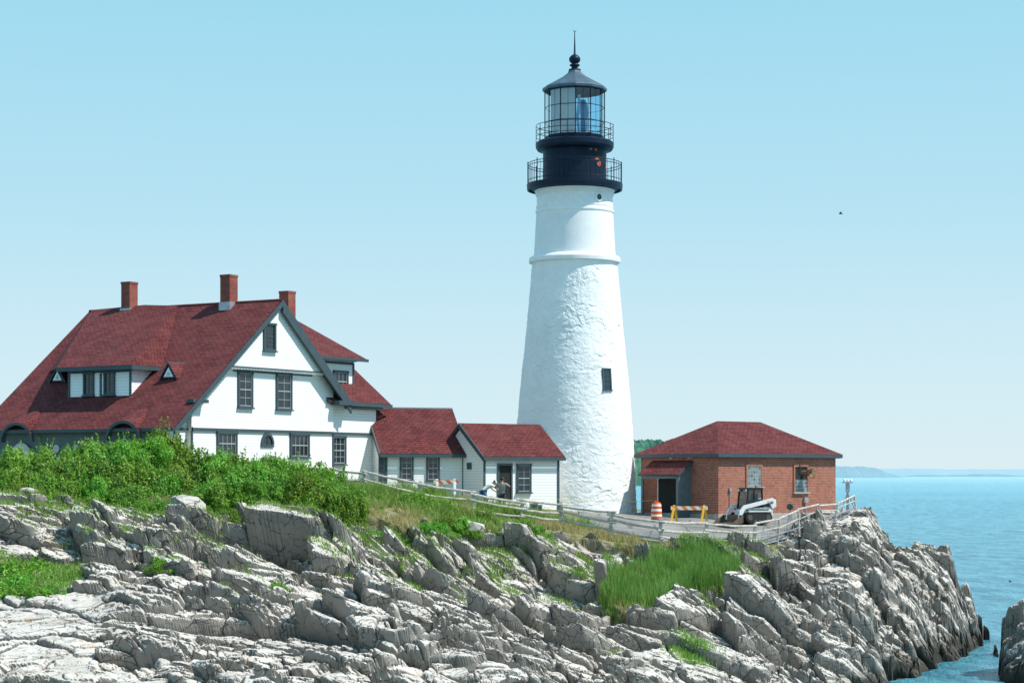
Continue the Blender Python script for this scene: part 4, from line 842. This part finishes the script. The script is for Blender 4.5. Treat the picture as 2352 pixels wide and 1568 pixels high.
for i in range(26):
    px=rr_.uniform(-50,1250); e_=float(np.interp(px,[-450,0,400,700,800,1000,1200,1400],[84.5,84.5,84.5,86,87,89.5,92,94])); Yy=e_+rr_.uniform(-1.6,1.2); gy=1088-F*ground((px-1176)/F*Yy,Yy)/Yy; shr.append((px,gy+8,gy-rr_.uniform(18,42),rr_.uniform(50,120),Yy))
shr+=[(790,1165,1095,110,92),(950,1175,1122,110,94.5),(895,1170,1130,90,94.5),(1010,1185,1140,110,95),(1165,1225,1190,90,93.8),(1110,1205,1165,80,94),(660,1200,1150,110,87),(630,1230,1175,130,85.4),(690,1235,1180,110,85.4),(740,1215,1175,80,87),(860,1200,1165,80,91),
(60,1400,1275,230,76.5),(-40,1380,1255,220,77),(150,1395,1308,170,76),(20,1390,1300,170,75),(100,1370,1290,140,77),(-60,1390,1300,200,75.5),(190,1375,1325,110,76.5),(80,1400,1325,170,74.3),(10,1400,1330,170,74.3),(170,1395,1335,120,75),(130,1400,1345,130,74),(40,1370,1285,160,77.5),(-30,1400,1330,170,74),(60,1390,1310,160,75.6),(120,1380,1300,140,76.3),(20,1250,1212,100,81),(50,1240,1200,80,81.5),(-20,1240,1200,90,81.5),(380,1310,1270,110,78),(620,1365,1325,120,77),(740,1400,1375,60,75.5),(410,1240,1215,50,82)]
for n,(px,pb_,pt_,w_,Y) in enumerate(shr):
    x=(px-1176)/F*Y; z=ground(x,Y); zt_=(1088-pt_)/F*Y; zb2=min(z-.15,(1088-pb_)/F*Y); 
    if Y>84: zb2=max(zb2,(1088-pb_)/F*Y-.5)
    h=max(.5,zt_-zb2)
    rose=px<100 and pt_<1200 and n%2==0
    o=bpy.data.objects.new("rose_shrub" if rose else "shrub",RM if rose else SM[n%6]); col.objects.link(o)
    o.location=(x,Y,zb2); o.scale=(w_/F*Y*.55,w_/F*Y*.5,h/1.03); o.rotation_euler=(0,0,random.uniform(0,6.28))
    small=Y<84
    tag(o,"leafy rose shrub with pink blossoms on the bank" if rose else ("low green shrub growing in a rock crevice" if small else "dense bright green shrub on the bank by the house"),"shrub",group="shrubs on the bank")
def blades(name,xs,ys_,h,wd,mat,label,lean=.35,seed=1):
    r=np.random.default_rng(seed); n=len(xs); gx,gy,z,_=groundv(xs,ys_); th=r.uniform(0,6.28,n); hh=h*r.uniform(.5,1.2,n); ln=hh*lean*r.uniform(.2,1.2,n); az=r.uniform(0,6.28,n)
    gx=np.where(abs(gx-xs)<1,gx+r.uniform(-.03,.03,n),xs)
    B0=np.stack([gx,gy,z-.04],1); t=np.stack([np.cos(th),np.sin(th),0*th],1)*(wd*r.uniform(.6,1.3,n))[:,None]; ld_=np.stack([np.cos(az)*ln,np.sin(az)*ln,hh],1)
    mid=B0+ld_*np.array([.35,.35,.55]); tip=B0+ld_
    Vv=np.stack([B0-t,B0+t,mid+t*.8,mid-t*.8,tip+t*.1,tip-t*.1],1).reshape(-1,3); i=np.arange(n)*6; Fc=np.concatenate([np.stack([i,i+1,i+2,i+3],1),np.stack([i+3,i+2,i+4,i+5],1)])
    me=np_mesh(name,Vv,Fc,[mat]); tag(put(me,name,(0,0,0)),label,"grass",kind="stuff")
r=np.random.default_rng(8); N=360000; px=r.uniform(-250,1750,N); Y=r.uniform(83,104,N); x=(px-1176)/F*Y; _,_,z,s=groundv(x,Y); den=vn(x*.7,Y*.7,77)*.7+.3*vn(x*2.5,Y*2.5,78)
pavedY=np.interp(px,[1330,1420,1520,1740],[101,98,97,99.5]); k=(s>.3)&(den>.34)&((px<1330)|(Y<pavedY-.1))&(Y<np.interp(px,[0,700,1000,1330],[92,99,103,101.5])); x,Y,den=x[k],Y[k],den[k]
hv=.10+.42*vn(x*.9,Y*.6,177)**1.5+.22*vn(x*3,Y*3,178)**2
wd=vn(x*.45,Y*.35,180)+r.uniform(-.15,.15,len(x))>.60
blades("grass",x[~wd],Y[~wd],hv[~wd]*1.0,.012,GRS,"long yellow green grass along the cliff edge",.6,2)
blades("weeds",x[wd],Y[wd],hv[wd]*1.4,.018,WEED,"leafy green weeds among the grass",.7,12)
px=r.uniform(-300,240,14000); Y=r.uniform(72.5,79.5,14000); x=(px-1176)/F*Y; _,_,_,s=groundv(x,Y); k=s>.3
blades("hollow_weeds",x[k],Y[k],.25,.02,WEED,"leafy weeds filling a hollow in the rocks",.7,14)
xs=[];ys2=[]
for i in range(320):
    px=r.uniform(-100,1800); e_=float(np.interp(px,[-450,0,400,700,800,1000,1200,1400,1520,1700,1800],[85,85.5,85.5,86,87,89.5,92,94,95.5,98,101])); Y=e_-abs(r.normal())*4.0-.2
    if Y<66: continue
    n=int(r.integers(50,220)); rad=r.uniform(.1,.45); xs.append((px-1176)/F*Y+r.normal(size=n)*rad); ys2.append(Y+r.normal(size=n)*rad)
blades("grass_tufts",np.concatenate(xs),np.concatenate(ys2),.24,.013,WEED,"scattered grass tufts growing in rock cracks",.6,3)
pp_=r.uniform(1375,1705,28000); lo2=np.interp(pp_,[p[0] for p in RP],[p[1] for p in RP]); hi2=np.interp(pp_,[p[0] for p in RP],[p[2] for p in RP]); yy=lo2+(hi2-lo2)*r.uniform(-.05,1.0,len(pp_)); xx=(pp_-1176)/F*yy
k=(vn(xx*1.2,yy*.8,91)*.7+.3*vn(xx*3.5,yy*2.5,92)>.30); xx,yy=xx[k],yy[k]; _,_,_,s=groundv(xx,yy); xx,yy=xx[s>.25],yy[s>.25]
tall=np.clip((yy-86)/3.5,0,.97)*np.clip(1-(xx/yy*F+1176-1640)/60,.3,1)*np.clip(.6+1.2*vn(xx*.9,yy*.6,95),0,1); a=r.uniform(0,1,len(xx))<tall
blades("reeds",xx[a],yy[a],.5+.6*vn(xx[a]*1.5,yy[a],96),.013,REED,"patch of tall green reeds in a rock hollow",.35,4)
blades("marsh_grass",xx[~a],yy[~a],.36,.013,WEED,"shorter yellow green marsh grass in a rock hollow",.6,5)
pp_=r.normal(1590,25,1300); yy=r.normal(82.3,.5,1300); blades("rock_grass",(pp_-1176)/F*yy,yy,.3,.014,WEED,"grass clump growing on a bare slab",.5,6)
# ---------------------------------------------------------------- loose boulders
def boulder(px,py,Y,sx_,sz_,label,seed):
    import bmesh
    r=np.random.default_rng(seed); bm=bmesh.new()
    for i in range(26): 
        d=r.normal(size=3); d/=np.linalg.norm(d); d=np.sign(d)*np.abs(d)**.6; bm.verts.new((d[0]*sx_,d[1]*sx_*.9,d[2]*sz_))
    res=bmesh.ops.convex_hull(bm,input=bm.verts); 
    for v in [v for v in bm.verts if not v.link_faces]: bm.verts.remove(v)
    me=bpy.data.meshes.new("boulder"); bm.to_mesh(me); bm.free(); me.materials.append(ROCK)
    x=(px-1176)/F*Y; o=put(me,"boulder",(x,Y,ground(x,Y)+sz_*.45)); o.rotation_euler=(r.uniform(-.4,.4),r.uniform(-.4,.4),r.uniform(0,6)); tag(o,label,"rock",group="loose boulders on the bank")
for q in((815,1160,88.5,.45,.38),(430,1165,84.0,.75,.42),(310,1175,83.8,.5,.4),(770,1180,86.5,.8,.4),(1090,1240,90.5,.5,.4),(700,1230,84,.6,.4)): boulder(*q,"angular pale grey boulder on the grassy bank",int(q[0]))
# ---------------------------------------------------------------- birds
def gull(px,py,Y,s,lab):
    c=V((px-1176)/F*Y,Y,(1088-py)/F*Y); m=MB()
    m.lathe(c,[(.001,-.25),(.03,-.2),(.07,-.05),(.075,.05),(.045,.15),(.05,.2),(.02,.26),(.001,.32)],10,0,0,lambda q:V(q.z,q.x,q.y)*s)
    o=empty("gull",c,lab,"bird"); m.build("body",[STEEL],o,smooth=True)
    for k in(-1,1):
        w=MB(); w.poly([c+V(.1,0,.02)*s,c+V(.05,k*.3,.22)*s,c+V(-.12,k*.65,.1)*s,c+V(-.12,k*.3,.16)*s,c+V(-.12,0,.02)*s]); w.build("wing",[STEEL],o,recalc=False)
gull(1931,491,140,.6,"small dark gull flying in clear sky"); gull(2320,1335,135,.5,"small gull flying low over the water")
# ---------------------------------------------------------------- light, world, camera
el,az=math.radians(54),math.radians(102)
sv=V(math.sin(az)*math.cos(el),math.cos(az)*math.cos(el),math.sin(el))
ld_=bpy.data.lights.new("sun",'SUN'); ld_.energy=5.0; ld_.angle=math.radians(.5); ld_.color=(1,.97,.92); so=bpy.data.objects.new("sun",ld_); col.objects.link(so); so.rotation_euler=sv.to_track_quat('Z','Y').to_euler()
w=bpy.data.worlds.new("World"); scene.world=w; w.use_nodes=True; nt=w.node_tree; bg=nt.nodes["Background"]; sk=nt.nodes.new("ShaderNodeTexSky"); sk.sky_type='NISHITA'; sk.sun_disc=False; sk.sun_elevation=el; sk.sun_rotation=az; sk.air_density=1.0; sk.dust_density=.5; sk.ozone_density=1.5
ST=.12
tcn=nt.nodes.new("ShaderNodeTexCoord"); sp=nt.nodes.new("ShaderNodeSeparateXYZ"); nt.links.new(tcn.outputs["Generated"],sp.inputs[0]); cr=nt.nodes.new("ShaderNodeValToRGB"); nt.links.new(sp.outputs[2],cr.inputs[0])
es=cr.color_ramp.elements
stops=[(0,(.69,.84,.90)),(.05,(.61,.81,.895)),(.13,(.455,.745,.875)),(.235,(.335,.69,.85)),(.5,(.25,.56,.80)),(1,(.18,.42,.70))]
while len(es)<len(stops): es.new(.5)
for q_,(p_,c_) in zip(es,stops): q_.position=p_; q_.color=(*c_,1)
vm=nt.nodes.new("ShaderNodeVectorMath"); vm.operation='SCALE'; vm.inputs[3].default_value=1.05/ST; nt.links.new(cr.outputs[0],vm.inputs[0])
mx=nt.nodes.new("ShaderNodeMix"); mx.data_type='RGBA'; mx.inputs[0].default_value=.92; nt.links.new(sk.outputs[0],mx.inputs[6]); nt.links.new(vm.outputs[0],mx.inputs[7]); nt.links.new(mx.outputs[2],bg.inputs[0]); bg.inputs[1].default_value=ST
cd=bpy.data.cameras.new("camera"); cam=bpy.data.objects.new("camera",cd); col.objects.link(cam); cam.location=(0,0,0); cam.rotation_euler=(math.radians(90),0,0); cd.sensor_width=36; cd.lens=36*F/2352; cd.shift_y=304/2352; cd.clip_end=60000; cd.clip_start=1; scene.camera=cam
scene.view_settings.view_transform='Standard'; scene.view_settings.look='None'; scene.view_settings.exposure=0
